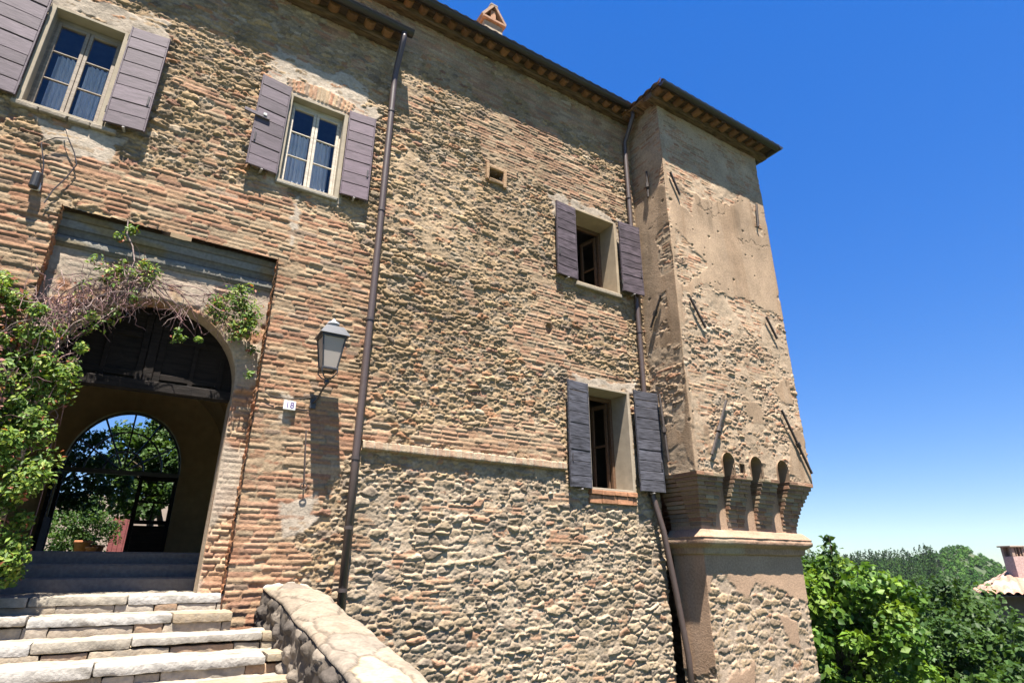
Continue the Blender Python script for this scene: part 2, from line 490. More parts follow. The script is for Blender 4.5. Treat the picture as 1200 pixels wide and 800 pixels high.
def facade_fn(u, v):
    h1, c1, e1 = rubble2(u, v, .215, .085, 100, .031, .018, .004, STONE, .45, .8)
    h2, c2, e2 = rubble2(u, v, .225 + 0 * u, .098, 200, .036, .02, .006, STONE_LOW, .44, .42)
    hb, cb, eb = bricks(u, v, 300, .014, mort=.006)
    low = sstep(1.6, .9, v + .5 * (fbm(u * 1.2, v * 1.2, 41, 2) - .5)) * sstep(2.0, 2.6, u)
    k = low > .5
    h = np.where(k, h2, h1); col = np.where(k[:, None], c2, c1)
    n = fbm(u * 1.7, v * 1.7, 42, 4) - .5
    nf = fbm(u * 6, v * 9, 43, 3) - .5
    def pm(poly, soft=.5, bias=0.0):
        return polysd(u, v, poly) + n * soft * 2 + nf * .3 + bias
    # brick areas
    B = np.full(u.shape, -9.)
    for poly, soft, bias in [
        ([(1.05, 5.1), (2.3, 5.0), (2.3, 2.1), (2.2, 1.1), (1.9, -.2), (1.45, -.9), (.5, -.9), (.5, 5.1)], .35, .02),
        ([(-7, 5.25), (-2.3, 5.15), (-.8, 4.75), (1.0, 5.15), (1.1, 4.0), (-1.4, 4.0), (-1.4, -1), (-7, -1)], .6, .05),
        ([(4.2, 8.7), (5.8, 8.6), (6.9, 8.2), (8.3, 7.6), (7.6, 6.95), (5.8, 7.0), (4.9, 7.05), (4.0, 7.6)], .55, .0),
        ([(6.3, 4.95), (7.6, 4.95), (7.6, 4.2), (6.25, 4.25)], .15, .05),
        ([(4.3, 2.3), (6.1, 2.5), (6.1, 1.5), (2.6, 1.55), (2.6, 1.8)], .4, -.05),
        ([(2, 9.75), (2, 8.95), (8.3, 8.7), (8.3, 9.75)], .5, -.1),
        ([(6.2, 3.7), (7.7, 3.4), (7.7, 3.0), (6.2, 3.1)], .25, .0),
        ([(2.5, 8.3), (4.0, 8.0), (3.5, 7.6), (2.5, 7.5)], .5, -.12),
        ([(4.9, 5.2), (6.2, 5.5), (6.2, 3.2), (5.2, 3.3)], .6, -.3)]:
        B = np.maximum(B, pm(poly, soft, bias))
    mix = fbm(u * 2.2, v * 3.1, 44, 3) - .5
    lowb = low * (fbm(u * 2.6, v * 5, 55, 3) > .66)
    bm = (lowb > .5) | ((B + mix * .9 > 0) & (B > -.5)) | ((mix > .165) & (fbm(u * .8, v * .8, 53, 2) > .42) & ~k)
    h = np.where(bm, hb + .012, h); cb = mixc(cb, np.array([.42, .33, .235]), .22 * sstep(2.2, 2.7, u)); col = np.where(bm[:, None], cb, col)
    # mortar fill level
    fill = .001 + .016 * (fbm(u * .9, v * .9, 45, 3) - .5) + .011 * sstep(.5, .75, fbm(u * 2.5, v * 2.5, 46, 3)) - .003
    P = np.maximum(pm([(2.6, 7.1), (4.3, 6.6), (5.9, 6.3), (5.9, 4.4), (4.4, 4.2), (3.0, 4.9), (2.55, 6)], .5, .1), -1)
    fill = fill + .012 * sstep(-.2, .35, P)
    fill = np.where(bm, fill + .001 + .010 * sstep(.5, .7, fbm(u * 3, v * 5, 52, 3)), fill)
    fill = fill + .007 * low
    hm = fill + .014 * (fbm(u * 9, v * 9, 47, 4) - .5) + .020 * (fbm(u * 24, v * 30, 54, 3) - .5)
    mc = np.array([.45, .35, .235]) * (1 - low)[:, None] + np.array([.46, .385, .29]) * low[:, None]
    mc = mc * (.72 + .56 * fbm(u * 7, v * 9, 48, 4))[:, None]
    t = sstep(-.004, .006, h - hm)
    col = mixc(mc, col, t)
    h = np.maximum(h, hm)
    # white lime smears round openings
    S = np.full(u.shape, -9.)
    for (x0, x1, z0, z1) in WIN.values():
        dx = np.maximum(np.maximum(x0 - u, u - x1), 0); dz = np.maximum(np.maximum(z0 - v, v - z1), 0)
        S = np.maximum(S, .09 - np.hypot(dx, dz) + n * .22)
    for poly, b in [([(.5, 7.75), (1.9, 7.75), (2.35, 7.2), (2.2, 6.85), (.3, 6.9)], .0), ([(5.7, 7.0), (6.4, 7.1), (6.4, 6.4), (6.0, 6.1), (5.75, 6.5)], -.05),
                    ([(6.3, 7.1), (7.9, 7.1), (7.8, 6.75), (6.3, 6.75)], -.03), ([(6.2, 3.3), (7.9, 3.35), (7.7, 3.0), (6.3, 3.0)], .02),
                    ([(-2.3, 5.3), (-1.0, 5.3), (-1.1, 4.7), (-1.9, 4.8)], -.04), ([(1.12, 5.2), (1.22, 5.2), (1.24, 4.0), (1.14, 4.0)], .02),
                    ([(1.3, 2.2), (1.62, 2.2), (1.62, 1.7), (1.2, 1.6)], .0), ([(-2.5, 7.4), (-.9, 7.4), (-.8, 6.8), (-2.4, 6.8)], -.02),
                    ([(2.5, 4.9), (2.9, 4.8), (2.9, 4.3), (2.5, 4.2)], -.1), ([(1.2, 1.0), (2.2, 1.2), (2.4, .2), (1.3, -.2)], -.25)]:
        S = np.maximum(S, polysd(u, v, poly) + n * .28 + nf * .22 + b - .05)
    s = sstep(-.01, .03, S)
    wl = .024 + .02 * (fbm(u * 7, v * 7, 49, 4) - .5)
    wc = np.array([.52, .46, .375]) * (.8 + .4 * fbm(u * 4, v * 4, 50, 3))[:, None]
    hw = np.where(s > 0, np.maximum(h * .75, wl), h)
    col = mixc(col, wc, s * sstep(-.006, .004, hw - h + .004))
    h = h * (1 - s) + hw * s
    # radiating brick arch over the second window
    d = polysd(u, v, [(.78, 7.0), (1.78, 7.0), (1.84, 7.22), (1.28, 7.3), (.72, 7.22)])
    fan = (u - 1.28) / (v - 4.6) * 2.4
    fb = np.abs((fan / .062) % 1 - .5)
    ka = d > 0
    hc = pick(hsh(np.floor(fan / .062), 0 * fan, 77), BRICK) * 1.1
    h = np.where(ka, .012 + .024 * sstep(.49, .36, fb), h)
    col = np.where(ka[:, None], np.where((fb > .42)[:, None], np.array([.5, .42, .31]), hc), col)
    # small dark socket in the wall
    kk = np.hypot((u - 5.76) / .07, (v - 4.02) / .1) < 1
    h = np.where(kk, -.05, h)
    col = weather(u, v, col, 51, .34)
    # keep the cut edges quiet
    q = np.ones(u.shape)
    for (x0, x1, z0, z1) in list(WIN.values()) + [HOLE]:
        dx = np.maximum(np.maximum(x0 - u, u - x1), 0); dz = np.maximum(np.maximum(z0 - v, v - z1), 0)
        q = np.minimum(q, sstep(0, .05, np.hypot(dx, dz)))
    h = .02 * (1 - q) + h * q
    return h, col

xs = axis(sorted([-6.5, -2.6, REC[0], REC[1], 8.22] + [c for w in list(WIN.values()) + [HOLE] for c in w[:2]]), .0155)
xs = np.concatenate([axis([-6.5, -2.6], .05)[:-1], xs[xs >= -2.6]])
zs = axis(sorted([-3.2, Z0 - .5, REC[2], 9.86] + [c for w in list(WIN.values()) + [HOLE] for c in w[2:]]), .0155)
X, Z = np.meshgrid(xs, zs)
h, col = facade_fn(X.ravel(), Z.ravel())
V = np.stack([X.ravel() + .25 * (vnoise(X.ravel() * 30, Z.ravel() * 30, 3) - .5) * .01, D - h + .012 + .03 * (fbm(X.ravel() * .3, Z.ravel() * .3, 90, 2) - .5), Z.ravel()], -1)
xc = (xs[:-1] + xs[1:]) / 2; zc = (zs[:-1] + zs[1:]) / 2
XC, ZC = np.meshgrid(xc, zc)
keep = np.ones(XC.shape, bool)
for (x0, x1, z0, z1) in list(WIN.values()) + [HOLE]:
    keep &= ~((XC > x0) & (XC < x1) & (ZC > z0) & (ZC < z1))
keep &= ~((XC > REC[0]) & (XC < REC[1]) & (ZC < REC[2]) & (ZC > -3.0))
Fc = grid_faces(len(zs), len(xs), keep)
V, Fc, col = compact(V, Fc, col)
mesh_obj("wall", V, Fc, M_MASON, bld, col, True)

# ---- recessed portal wall with the round arch (grid follows the arch)
def arch_pts(n, cx=ARCH_C, r=ARCH_R, s=ARCH_S, z0=Z0 - .1, rz=None):
    rz = rz or r
    hgt = s - z0; L = hgt * 2 + math.pi * r
    t = np.linspace(0, L, n); out = np.zeros((n, 2))
    a = t < hgt; out[a] = np.stack([np.full(a.sum(), cx - r), z0 + t[a]], -1)
    b = (t >= hgt) & (t <= hgt + math.pi * r); g = (t[b] - hgt) / r
    out[b] = np.stack([cx - r * np.cos(g), s + rz * np.sin(g)], -1)
    c = t > hgt + math.pi * r; out[c] = np.stack([np.full(c.sum(), cx + r), s - (t[c] - hgt - math.pi * r)], -1)
    return out
def rect_pts(inner, x0, x1, z1, z0, cx, s):
    o = np.zeros_like(inner)
    for k, (x, z) in enumerate(inner):
        if z <= s:
            o[k] = (x0 if x < cx else x1, z0 + (z - inner[0][1]) / (s - inner[0][1]) * (s - z0))
        else:
            dx, dz = x - cx, z - s
            c = []
            if dx < -1e-9: c.append((x0 - cx) / dx)
            if dx > 1e-9: c.append((x1 - cx) / dx)
            if dz > 1e-9: c.append((z1 - s) / dz)
            tt = min(c); o[k] = (cx + dx * tt, s + dz * tt)
    return o
NA = 560
ia = arch_pts(NA); oa = rect_pts(ia, REC[0] - .02, REC[1] + .02, 3.62, ia[0][1], ARCH_C, ARCH_S)
ts = np.linspace(0, 1, 46)
P = ia[None] * (1 - ts)[:, None, None] + oa[None] * ts[:, None, None]
u = P[..., 0].ravel(); v = P[..., 1].ravel()
def portal_fn(u, v):
    hb, cb, eb = bricks(u, v, 333, .02)
    # voussoirs round the arch
    dx, dz = u - ARCH_C, v - ARCH_S
    ra = np.hypot(dx, dz); ang = np.arctan2(dz, dx)
    hv, cv, ev = bricks(ra, ang * 1.1, 350, .015, pitch=.075, length=.3)
    kv = (dz > 0) & (ra < ARCH_R + .3)
    h = np.where(kv, hv, hb); c = np.where(kv[:, None], cv, cb)
    n = fbm(u * 2, v * 2, 352, 4)
    s = sstep(.40, .5, n)
    c = mixc(c, np.array([.50, .45, .37]) * (.8 + .4 * fbm(u * 5, v * 5, 353, 3))[:, None], s * .8)
    h = h * (1 - s * .7) + .012 * s
    return h, weather(u, v, c, 354, .3)
h, col = portal_fn(u, v)
ed = np.repeat(sstep(0, .06, ts), NA)
h = h * ed
mesh_obj("portal_surround", np.stack([u, 8.18 - h, v], -1), grid_faces(46, NA)[:, ::-1], M_MASON, bld, col, True)
# arch soffit
ys = np.linspace(8.18, 8.62, 14)
Pq = np.stack([np.broadcast_to(ia[:, 0], (14, NA)), np.broadcast_to(ys[:, None], (14, NA)), np.broadcast_to(ia[:, 1], (14, NA))], -1).reshape(-1, 3)
lw = np.tile(np.cumsum(np.r_[0, np.hypot(*np.diff(ia, axis=0).T)]), 14)
hb, cb, _ = bricks(Pq[:, 1] * 1.0, lw, 360, .012)
s = sstep(.35, .5, fbm(lw * 1.5, Pq[:, 1] * 2, 361, 3))
cb = mixc(cb, np.array([.52, .45, .35]), s * .85)
mesh_obj("arch_reveal", Pq, grid_faces(14, NA), M_MASON, bld, weather(lw, Pq[:, 1], cb, 362, .2), True)
# recess cheeks (red brick edge) and moulded lintel
def cheek(x, sgn):
    zz = axis([-.95, 4.06], .0155); yy = axis([7.95, 8.20], .016)
    Yg, Zg = np.meshgrid(yy, zz)
    hb, cb, _ = bricks(Yg.ravel(), Zg.ravel(), 370 + int(x * 10), .018)
    V = np.stack([x - sgn * hb, Yg.ravel(), Zg.ravel()], -1)
    mesh_obj("recess_edge", V, grid_faces(len(zz), len(yy)), M_MASON, bld, weather(Yg.ravel() * 3, Zg.ravel(), cb * np.array([1.05, .85, .75]), 371, .3), True)
cheek(REC[0], -1); cheek(REC[1], 1)
def sweep(name, prof, xa, xb, mat, parent, colfn, step=.02, amp=.012, seed=0, horizontal=True):
    """profile [(y,z)...] swept along x with rough noise"""
    prof = np.array(prof); d = np.r_[0, np.cumsum(np.hypot(*np.diff(prof, axis=0).T))]
    n = max(8, int(d[-1] / step)); t = np.linspace(0, d[-1], n)
    pr = np.stack([np.interp(t, d, prof[:, 0]), np.interp(t, d, prof[:, 1])], -1)
    tg = np.gradient(pr, axis=0); nr = np.stack([-tg[:, 1], tg[:, 0]], -1); nr /= np.linalg.norm(nr, axis=1)[:, None] + 1e-9
    xx = axis([xa, xb], step)
    XX, TT = np.meshgrid(xx, t)
    hh = amp * 2 * (fbm(XX.ravel() * 7, TT.ravel() * 7, seed, 4) - .5)
    hc, cc = colfn(XX.ravel(), TT.ravel())
    hh = hh + hc
    Yg = np.repeat(pr[:, 0], len(xx)) + hh * np.repeat(nr[:, 0], len(xx)); Zg = np.repeat(pr[:, 1], len(xx)) + hh * np.repeat(nr[:, 1], len(xx))
    return mesh_obj(name, np.stack([XX.ravel(), Yg, Zg], -1), grid_faces(n, len(xx)), mat, parent, cc, True)
def lintel_col(x, t):
    c = np.array([.30, .285, .25]) * (.75 + .5 * fbm(x * 2, t * 6, 380, 4))[:, None]
    o = sstep(.55, .7, fbm(x * 1.5, t * 3, 381, 3))
    c = mixc(c, np.array([.40, .29, .13]), o * .7)
    bnd_ = np.floor(t / .11); c = c * (.62 + .75 * hsh(bnd_, 0 * bnd_, 384))[:, None]
    c = c * np.where(np.abs((t / .11) % 1 - .5) > .44, .55, 1.0)[:, None]
    j = np.abs(((x + .4) / .62) % 1 - .5) > .487
    return np.where(j, -.008, 0.), c
sweep("lintel", [(8.2, 4.05), (8.09, 4.045), (8.09, 3.96), (8.11, 3.95), (8.11, 3.84), (8.135, 3.82), (8.145, 3.74), (8.12, 3.71), (8.12, 3.64), (8.15, 3.60), (8.2, 3.58)], REC[0] - .02, REC[1] + .02, M_MASON, bld, lintel_col, .016, .008, 382)

# string course of bricks on edge
def string_col(x, t):
    i = np.floor(x / .065 + .3 * (vnoise(x * 3, t * 0, 5) - .5)); f = np.abs((x / .065) % 1 - .5)
    c = pick(hsh(i, 0 * i, 391), BRICK) * 1.02
    c = mixc(c, np.array([.5, .42, .32]), sstep(.4, .47, f))
    c = mixc(c, np.array([.5, .4, .3]), .35 + 0 * f)
    return .008 * sstep(.49, .36, f) + .012 * (hsh(i, 0 * i, 392) - .5), c
sweep("string_course", [(8.02, 1.64), (7.925, 1.615), (7.915, 1.51), (7.93, 1.49), (8.02, 1.47)], 2.5, 6.02, M_MASON, bld, string_col, .015, .012, 390)

# ---- windows
REV = (.50, .43, .33)
def lining(mb, x0, x1, z0, z1, ya, yb, col, t=.035, proud=True):
    mb.box(x0 - .03, x0 + t - .03 + .012, ya, yb, z0 - .02, z1 + .02, col)
    mb.box(x1 - t + .03 - .012, x1 + .03, ya, yb, z0 - .02, z1 + .02, col)
    mb.box(x0 + .018, x1 - .018, ya + .003, yb, z1 - .015, z1 + .025, col)
    mb.box(x0 + .018, x1 - .018, ya + .003, yb, z0 - .025, z0 + .015, col)

def rot_about(px, py, ang):
    return Matrix.Translation((px, py, 0)) @ Matrix.Rotation(ang, 4, 'Z') @ Matrix.Translation((-px, -py, 0))

def shutter(hinge, width, side, z0, z1, ang, base, n, mat, parent, label=None, latch=False, y=7.93, seed=0):
    """side -1: hangs to the left of the hinge"""
    r = np.random.default_rng(seed)
    mb = MB(); M = rot_about(hinge, y, ang * side)
    xa, xb = (hinge - width, hinge) if side < 0 else (hinge, hinge + width)
    hs_ = r.uniform(.8, 1.2, n); hs_ = hs_ / hs_.sum() * (z1 - z0)
    z = z0
    for k in range(n):
        c = np.array(base) * r.uniform(.78, 1.2)
        mb.box(xa + .02 - r.uniform(0, .006), xb - .02 + r.uniform(0, .006), y - .03 + r.uniform(-.006, .004), y, z + .004, z + hs_[k] - .004, c, .006, M)
        z += hs_[k]
    for (a, b) in ((xa, xa + .019), (xb - .019, xb)):
        mb.box(a, b, y - .034, y + .012, z0 - .002, z1 + .002, np.array(base) * .92, .004, M)
    for zz in (z0 + .22, z1 - .22):      # back ledges
        mb.box(xa + .03, xb - .03, y + .001, y + .03, zz - .05, zz + .05, np.array(base) * .8, .004, M)
    s = mb.build("shutter", mat, parent)
    if label: s["label"] = label
    for zz in (z0 + .2, z1 - .2):
        ir = MB(); ir.tube([(hinge, y - .02, zz - .05), (hinge, y - .02, zz + .05)], .014, 8, (.04, .037, .037)); ir.build("hinge", M_IRON, parent)
    ir = MB()
    fx = xa + .05 if side < 0 else xb - .05
    ir.box(fx - .012, fx + .012, y - .045, y - .034, z0 + .42, z0 + .56, (.05, .045, .05), .003, M)
    ir.build("bolt", M_IRON, parent); ir = MB()
    ir.box((xa + xb) / 2 - .015, (xa + xb) / 2 + .015, y - .05, y + .06, z0 - .03, z0 - .012, (.35, .33, .32), .003, M)
    ir.build("shutter_dog", M_IRON, parent)
    if latch:
        ir = MB(); ir.box(xa - .16, xa + .2, y - .065, y - .036, z0 + .84, z0 + .9, (.17, .14, .16), .006, M)
        ir.box(xa + .1, xa + .15, y - .075, y - .062, z0 + .88, z0 + .93, (.6, .6, .6), .004, M)
        ir.build("latch_bar", M_WOOD, parent)
    return s

def room(mb, x0, x1, z0, z1, ya, yb, col):
    V = [(x0, ya, z0), (x1, ya, z0), (x1, yb, z0), (x0, yb, z0), (x0, ya, z1), (x1, ya, z1), (x1, yb, z1), (x0, yb, z1)]
    mb.add(V, [(0, 1, 2, 3), (4, 7, 6, 5), (0, 3, 7, 4), (1, 5, 6, 2), (3, 2, 6, 7)], col)

def curtain(x0, x1, z0, z1, y, amp, folds, col, parent, seed):
    xx = np.linspace(x0, x1, 120); zz = np.linspace(z0, z1, 30)
    XX, ZZ = np.meshgrid(xx, zz)
    ph = (XX - x0) / (x1 - x0) * folds * 2 * np.pi
    YY = y + amp * (np.sin(ph + .4 * np.sin(ph * .37 + seed)) + .4 * np.sin(ph * 2.3 + ZZ * .8 + seed))
    c = np.tile(np.array(col), (XX.size, 1))
    mesh_obj("curtain", np.stack([XX.ravel(), YY.ravel(), ZZ.ravel()], -1), grid_faces(30, 120), M_CLOTH, parent, c, True)

LIL = (.158, .122, .143)
def casement_window(key, y_frame, cream, lab):
    x0, x1, z0, z1 = WIN[key]
    w = empty("window", (x0, D, z0), None, None); w["label"] = lab
    w.parent = bld; w.matrix_parent_inverse = Matrix.Translation(-root_loc(bld))
    mb = MB(); lining(mb, x0, x1, z0, z1, 7.955, D + .22, REV, .05); mb.build("reveal", M_PLAST, w)
    fr = MB(); y0, y1 = y_frame, y_frame + .06
    a, b, c, d = x0 + .035, x1 - .035, z0 + .016, z1 - .016
    fr.box(a - .02, a + .022, y0, y1, c, d, cream); fr.box(b - .022, b + .02, y0, y1, c, d, cream)
    fr.box(a + .023, b - .023, y0, y1, d - .07, d, cream); fr.box(a + .023, b - .023, y0, y1, c, c + .03, cream)
    xm = (a + b) / 2
    cas = MB()
    for (p, q) in ((a + .024, xm - .003), (xm + .003, b - .024)):
        yy0, yy1 = y0 - .012, y1 - .02
        cas.box(p, p + .042, yy0, yy1, c + .032, d - .072, cream); cas.box(q - .042, q, yy0, yy1, c + .032, d - .072, cream)
        cas.box(p + .043, q - .043, yy0 + .002, yy1, d - .12, d - .072, cream); cas.box(p + .043, q - .043, yy0 + .002, yy1, c + .032, c + .075, cream)
        for t in (.35, .68):
            zz = c + .075 + (d - .12 - c - .075) * t
            cas.box(p + .043, q - .043, yy0 + .012, yy1 - .004, zz - .008, zz + .008, cream, .002)
    fr.build("frame", M_WOOD, w); cas.build("casement", M_WOOD, w)
    gl = MB()
    for (p, q) in ((a + .065, xm - .044), (xm + .044, b - .065)):
        gl.add([(p, y0 + .016, c + .074), (q, y0 + .016, c + .074), (q, y0 + .016, d - .119), (p, y0 + .016, d - .119)], [(0, 1, 2, 3)], (.5, .5, .5))
    gl.build("pane", M_GLASS, w)
    for (p, q, sd_) in ((a + .06, xm - .02, 1), (xm + .02, b - .06, 2)):
        curtain(p, q, c + .04, d - .36, y0 + .31, .016, 5, (.74, .76, .80), w, sd_)
    rm = MB(); room(rm, x0 - .9, x1 + .9, z0 - .8, z1 + .8, D + .23, D + 4, (.32, .29, .26))
    # front wall of the room round the opening
    for (p, q, s_, t_) in ((x0 - .9, x0, z0 - .8, z1 + .8), (x1, x1 + .9, z0 - .8, z1 + .8), (x0, x1, z1, z1 + .8), (x0, x1, z0 - .8, z0)):
        rm.add([(p, D + .225, s_), (q, D + .225, s_), (q, D + .225, t_), (p, D + .225, t_)], [(0, 1, 2, 3)], (.32, .29, .26))
    rm.build("room", M_PLAST, w)
    return w

w1 = casement_window("w1", 8.13, (.33, .27, .21), "upper window with frame darkened brown for lintel shade near the left corner")  # the lintel's shade is painted into the whole frame colour
x0, x1, z0, z1 = WIN["w1"]
shutter(x0 - .03, .47, -1, z0 + .01, z1 + .07, math.radians(-7), LIL, 8, M_WOOD, w1, seed=1)
shutter(x1 + .03, .47, 1, z0 + .03, z1 + .10, math.radians(-6), LIL, 8, M_WOOD, w1, seed=2)
w2 = casement_window("w2", 8.09, (.66, .58, .47), "upper window with cream frame beside the downpipe")
x0, x1, z0, z1 = WIN["w2"]
shutter(x0 - .02, .44, -1, z0 + .03, z1 + .08, math.radians(-7), LIL, 8, M_WOOD, w2, latch=True, seed=3)
shutter(x1 + .03, .44, 1, z0 + .05, z1 + .08, math.radians(-5), (.148, .105, .13), 8, M_WOOD, w2, seed=4)
mb = MB(); r5 = np.random.default_rng(5)
xx = WIN["w1"][0] - .06
for k in range(4):
    L = r5.uniform(.2, .3); mb.box(xx, xx + L - .01, 7.93 + r5.uniform(0, .01), 8.06, 5.22, 5.283, np.array((.42, .36, .29)) * r5.uniform(.85, 1.15), .01, jit=.004, rng=r5); xx += L
mb.build("sill", M_MASON, w1)
mb = MB(); mb.box(.82, 1.74, 7.935, 8.08, 5.255, 5.315, (.36, .33, .28), .015); mb.build("sill", M_MASON, w2)

def deep_window(key, lab, inner):
    x0, x1, z0, z1 = WIN[key]
    w = empty("window", (x0, D, z0), None, None); w["label"] = lab
    w.parent = bld; w.matrix_parent_inverse = Matrix.Translation(-root_loc(bld))
    mb = MB(); lining(mb, x0, x1, z0, z1, 7.95, D + .5, inner, .05)
    mb.build("reveal", M_PLAST, w)
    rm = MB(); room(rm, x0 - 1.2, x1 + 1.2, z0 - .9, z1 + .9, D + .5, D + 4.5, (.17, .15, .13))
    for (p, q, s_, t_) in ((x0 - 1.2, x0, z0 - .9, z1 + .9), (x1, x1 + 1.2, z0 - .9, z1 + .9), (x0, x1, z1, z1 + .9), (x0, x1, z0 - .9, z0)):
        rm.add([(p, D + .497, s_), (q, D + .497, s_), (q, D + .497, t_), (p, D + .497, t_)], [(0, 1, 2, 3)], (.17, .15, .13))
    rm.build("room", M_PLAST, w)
    # two casements opened inwards
    fr = MB()
    wood = (.16, .09, .05)
    fr.box(x0 + .03, x0 + .09, D + .40, D + .47, z0 + .02, z1 - .02, wood); fr.box(x1 - .09, x1 - .03, D + .40, D + .47, z0 + .02, z1 - .02, wood)
    fr.box(x0 + .091, x1 - .091, D + .40, D + .47, z1 - .09, z1 - .02, wood)
    fr.build("frame", M_WOOD, w)
    for sg, xh in ((1, x0 + .1), (-1, x1 - .1)):
        cs = MB(); M = rot_about(xh, D + .49, sg * math.radians(78))
        wd = (x1 - x0) / 2 - .12
        p, q = (xh, xh + wd) if sg > 0 else (xh - wd, xh)
        for a_, b_ in ((p, p + .06), (q - .06, q)): cs.box(a_, b_, D + .475, D + .515, z0 + .04, z1 - .1, wood, .004, M)
        for a_, b_ in ((z0 + .04, z0 + .12), (z1 - .18, z1 - .1), ((z0 + z1) / 2 - .02, (z0 + z1) / 2 + .02)): cs.box(p + .061, q - .061, D + .477, D + .513, a_, b_, wood, .004, M)
        cs.build("casement", M_WOOD, w)
    return w
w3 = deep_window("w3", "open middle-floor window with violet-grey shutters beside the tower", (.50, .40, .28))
x0, x1, z0, z1 = WIN["w3"]
CH = (.105, .082, .098)
shutter(x0 - .01, .50, -1, z0 + .0, z1 - .03, math.radians(-4), CH, 8, M_OLDW, w3, seed=6)
shutter(x1 + .0, .55, 1, z0 + .02, z1 + .0, math.radians(-3), CH, 9, M_OLDW, w3, y=7.845, seed=7)
mb = MB(); mb.box(x0 - .04, x1 + .05, 7.90, 8.1, z0 - .11, z0 - .025, (.40, .34, .26), .015); mb.build("sill", M_MASON, w3)
curtain(x0 + .22, x0 + .52, z0 + .02, z1 - .1, D + .62, .03, 4, (.5, .5, .54), w3, 3)
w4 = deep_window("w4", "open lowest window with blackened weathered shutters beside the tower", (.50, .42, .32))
x0, x1, z0, z1 = WIN["w4"]
BK = (.092, .092, .112)
shutter(x0 - .02, .48, -1, z0 - .02, z1 + .02, math.radians(-5), BK, 9, M_OLDW, w4, seed=8)
shutter(x1 + .03, .58, 1, z0 + .0, z1 + .05, math.radians(-3), BK, 10, M_OLDW, w4, y=7.845, seed=9)
mb = MB(); r5 = np.random.default_rng(15)
for (za, zb, L0, ya) in ((z0 - .10, z0 - .026, .30, 7.92), (z0 - .245, z0 - .11, .33, 7.945)):
    xx = x0 - .02 - r5.uniform(0, .1)
    while xx < x1:
        L = L0 * r5.uniform(.9, 1.1); mb.box(max(xx, x0 - .03), min(xx + L - .008, x1 + .04), ya + r5.uniform(0, .008), 8.06, za, zb, np.array((.50, .25, .14)) * r5.uniform(.8, 1.15), .007, jit=.002, rng=r5); xx += L
mb.build("sill", M_TERRA, w4)

# putlog hole with brick frame
mb = MB(); x0, x1, z0, z1 = HOLE; r5 = np.random.default_rng(21)
for (a, b, c, d) in ((x0 - .07, x0 - .005, z0 - .06, z1 + .1), (x1 + .005, x1 + .07, z0 - .12, z1 + .06), (x0 - .004, x1 + .004, z0 - .08, z0 - .01), (x0 - .004, x1 + .004, z1 + .01, z1 + .075)):
    mb.box(a, b, 7.945, 8.1, c, d, np.array((.50, .33, .2)) * r5.uniform(.85, 1.15), .01, jit=.004, rng=r5)
room(mb, x0, x1, z0, z1, 8.0, 8.5, (.25, .2, .15))
mb.build("putlog_hole", M_MASON, bld)

# ---- arched door head, hall, steps inside, back door
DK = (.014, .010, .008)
ap = arch_pts(160, z0=2.08, r=ARCH_R + .01); ap = ap[(ap[:, 1] >= 2.08)]
n = len(ap)
tp = MB()
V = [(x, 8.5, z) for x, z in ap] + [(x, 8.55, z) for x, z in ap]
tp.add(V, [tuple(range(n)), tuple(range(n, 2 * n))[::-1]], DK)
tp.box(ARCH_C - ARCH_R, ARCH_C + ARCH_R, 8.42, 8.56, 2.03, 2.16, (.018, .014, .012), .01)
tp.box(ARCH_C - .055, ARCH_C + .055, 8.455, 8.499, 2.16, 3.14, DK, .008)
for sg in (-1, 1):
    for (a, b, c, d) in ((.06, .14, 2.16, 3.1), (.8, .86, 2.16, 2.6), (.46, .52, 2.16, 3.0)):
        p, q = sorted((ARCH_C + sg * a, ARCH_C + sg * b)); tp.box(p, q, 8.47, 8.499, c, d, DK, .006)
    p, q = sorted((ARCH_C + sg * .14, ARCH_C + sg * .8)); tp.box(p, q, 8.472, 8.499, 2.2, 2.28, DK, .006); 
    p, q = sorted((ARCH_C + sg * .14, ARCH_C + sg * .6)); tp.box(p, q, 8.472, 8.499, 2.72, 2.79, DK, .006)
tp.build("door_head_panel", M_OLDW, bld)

HX0, HX1, HS, HY = -1.85, 1.28, 1.95, 13.2
HC, HR = (HX0 + HX1) / 2, (HX1 - HX0) / 2
hall = arch_pts(NA, HC, HR, HS, Z0 - .1, 1.45)
HWC = (.62, .46, .24)
ys = np.array([8.62, 9.5, 10.5, 11.5, 12.5, HY])
Pq = np.stack([np.broadcast_to(hall[:, 0], (6, NA)), np.broadcast_to(ys[:, None], (6, NA)), np.broadcast_to(hall[:, 1], (6, NA))], -1).reshape(-1, 3)
mesh_obj("hall_vault", Pq, grid_faces(6, NA), M_PLAST, bld, np.tile(HWC, (len(Pq), 1)), True)
Pq = np.concatenate([np.stack([c[:, 0], np.full(NA, 8.62), c[:, 1]], -1) for c in (ia, hall)])
mesh_obj("hall_front_wall", Pq, grid_faces(2, NA), M_PLAST, bld, np.tile(HWC, (len(Pq), 1)))
rb = MB()    # ochre rib half way
ri = arch_pts(80, HC, HR - .12, HS, .1, 1.3); ro = arch_pts(80, HC, HR + .0, HS, .1, 1.45)
V = [(x, 11.0, z) for x, z in ri] + [(x, 11.0, z) for x, z in ro] + [(x, 11.35, z) for x, z in ri]
rb.add(V, [(i, i + 1, i + 81, i + 80) for i in range(79)] + [(i, i + 160, i + 161, i + 1) for i in range(79)], (.42, .29, .13))
rb.build("hall_arch", M_PLAST, bld)
FC, FR, FS, FRZ, FB = -.34, .94, 1.62, 1.14, .15
fa = arch_pts(NA, FC, FR, FS, FB, FRZ)
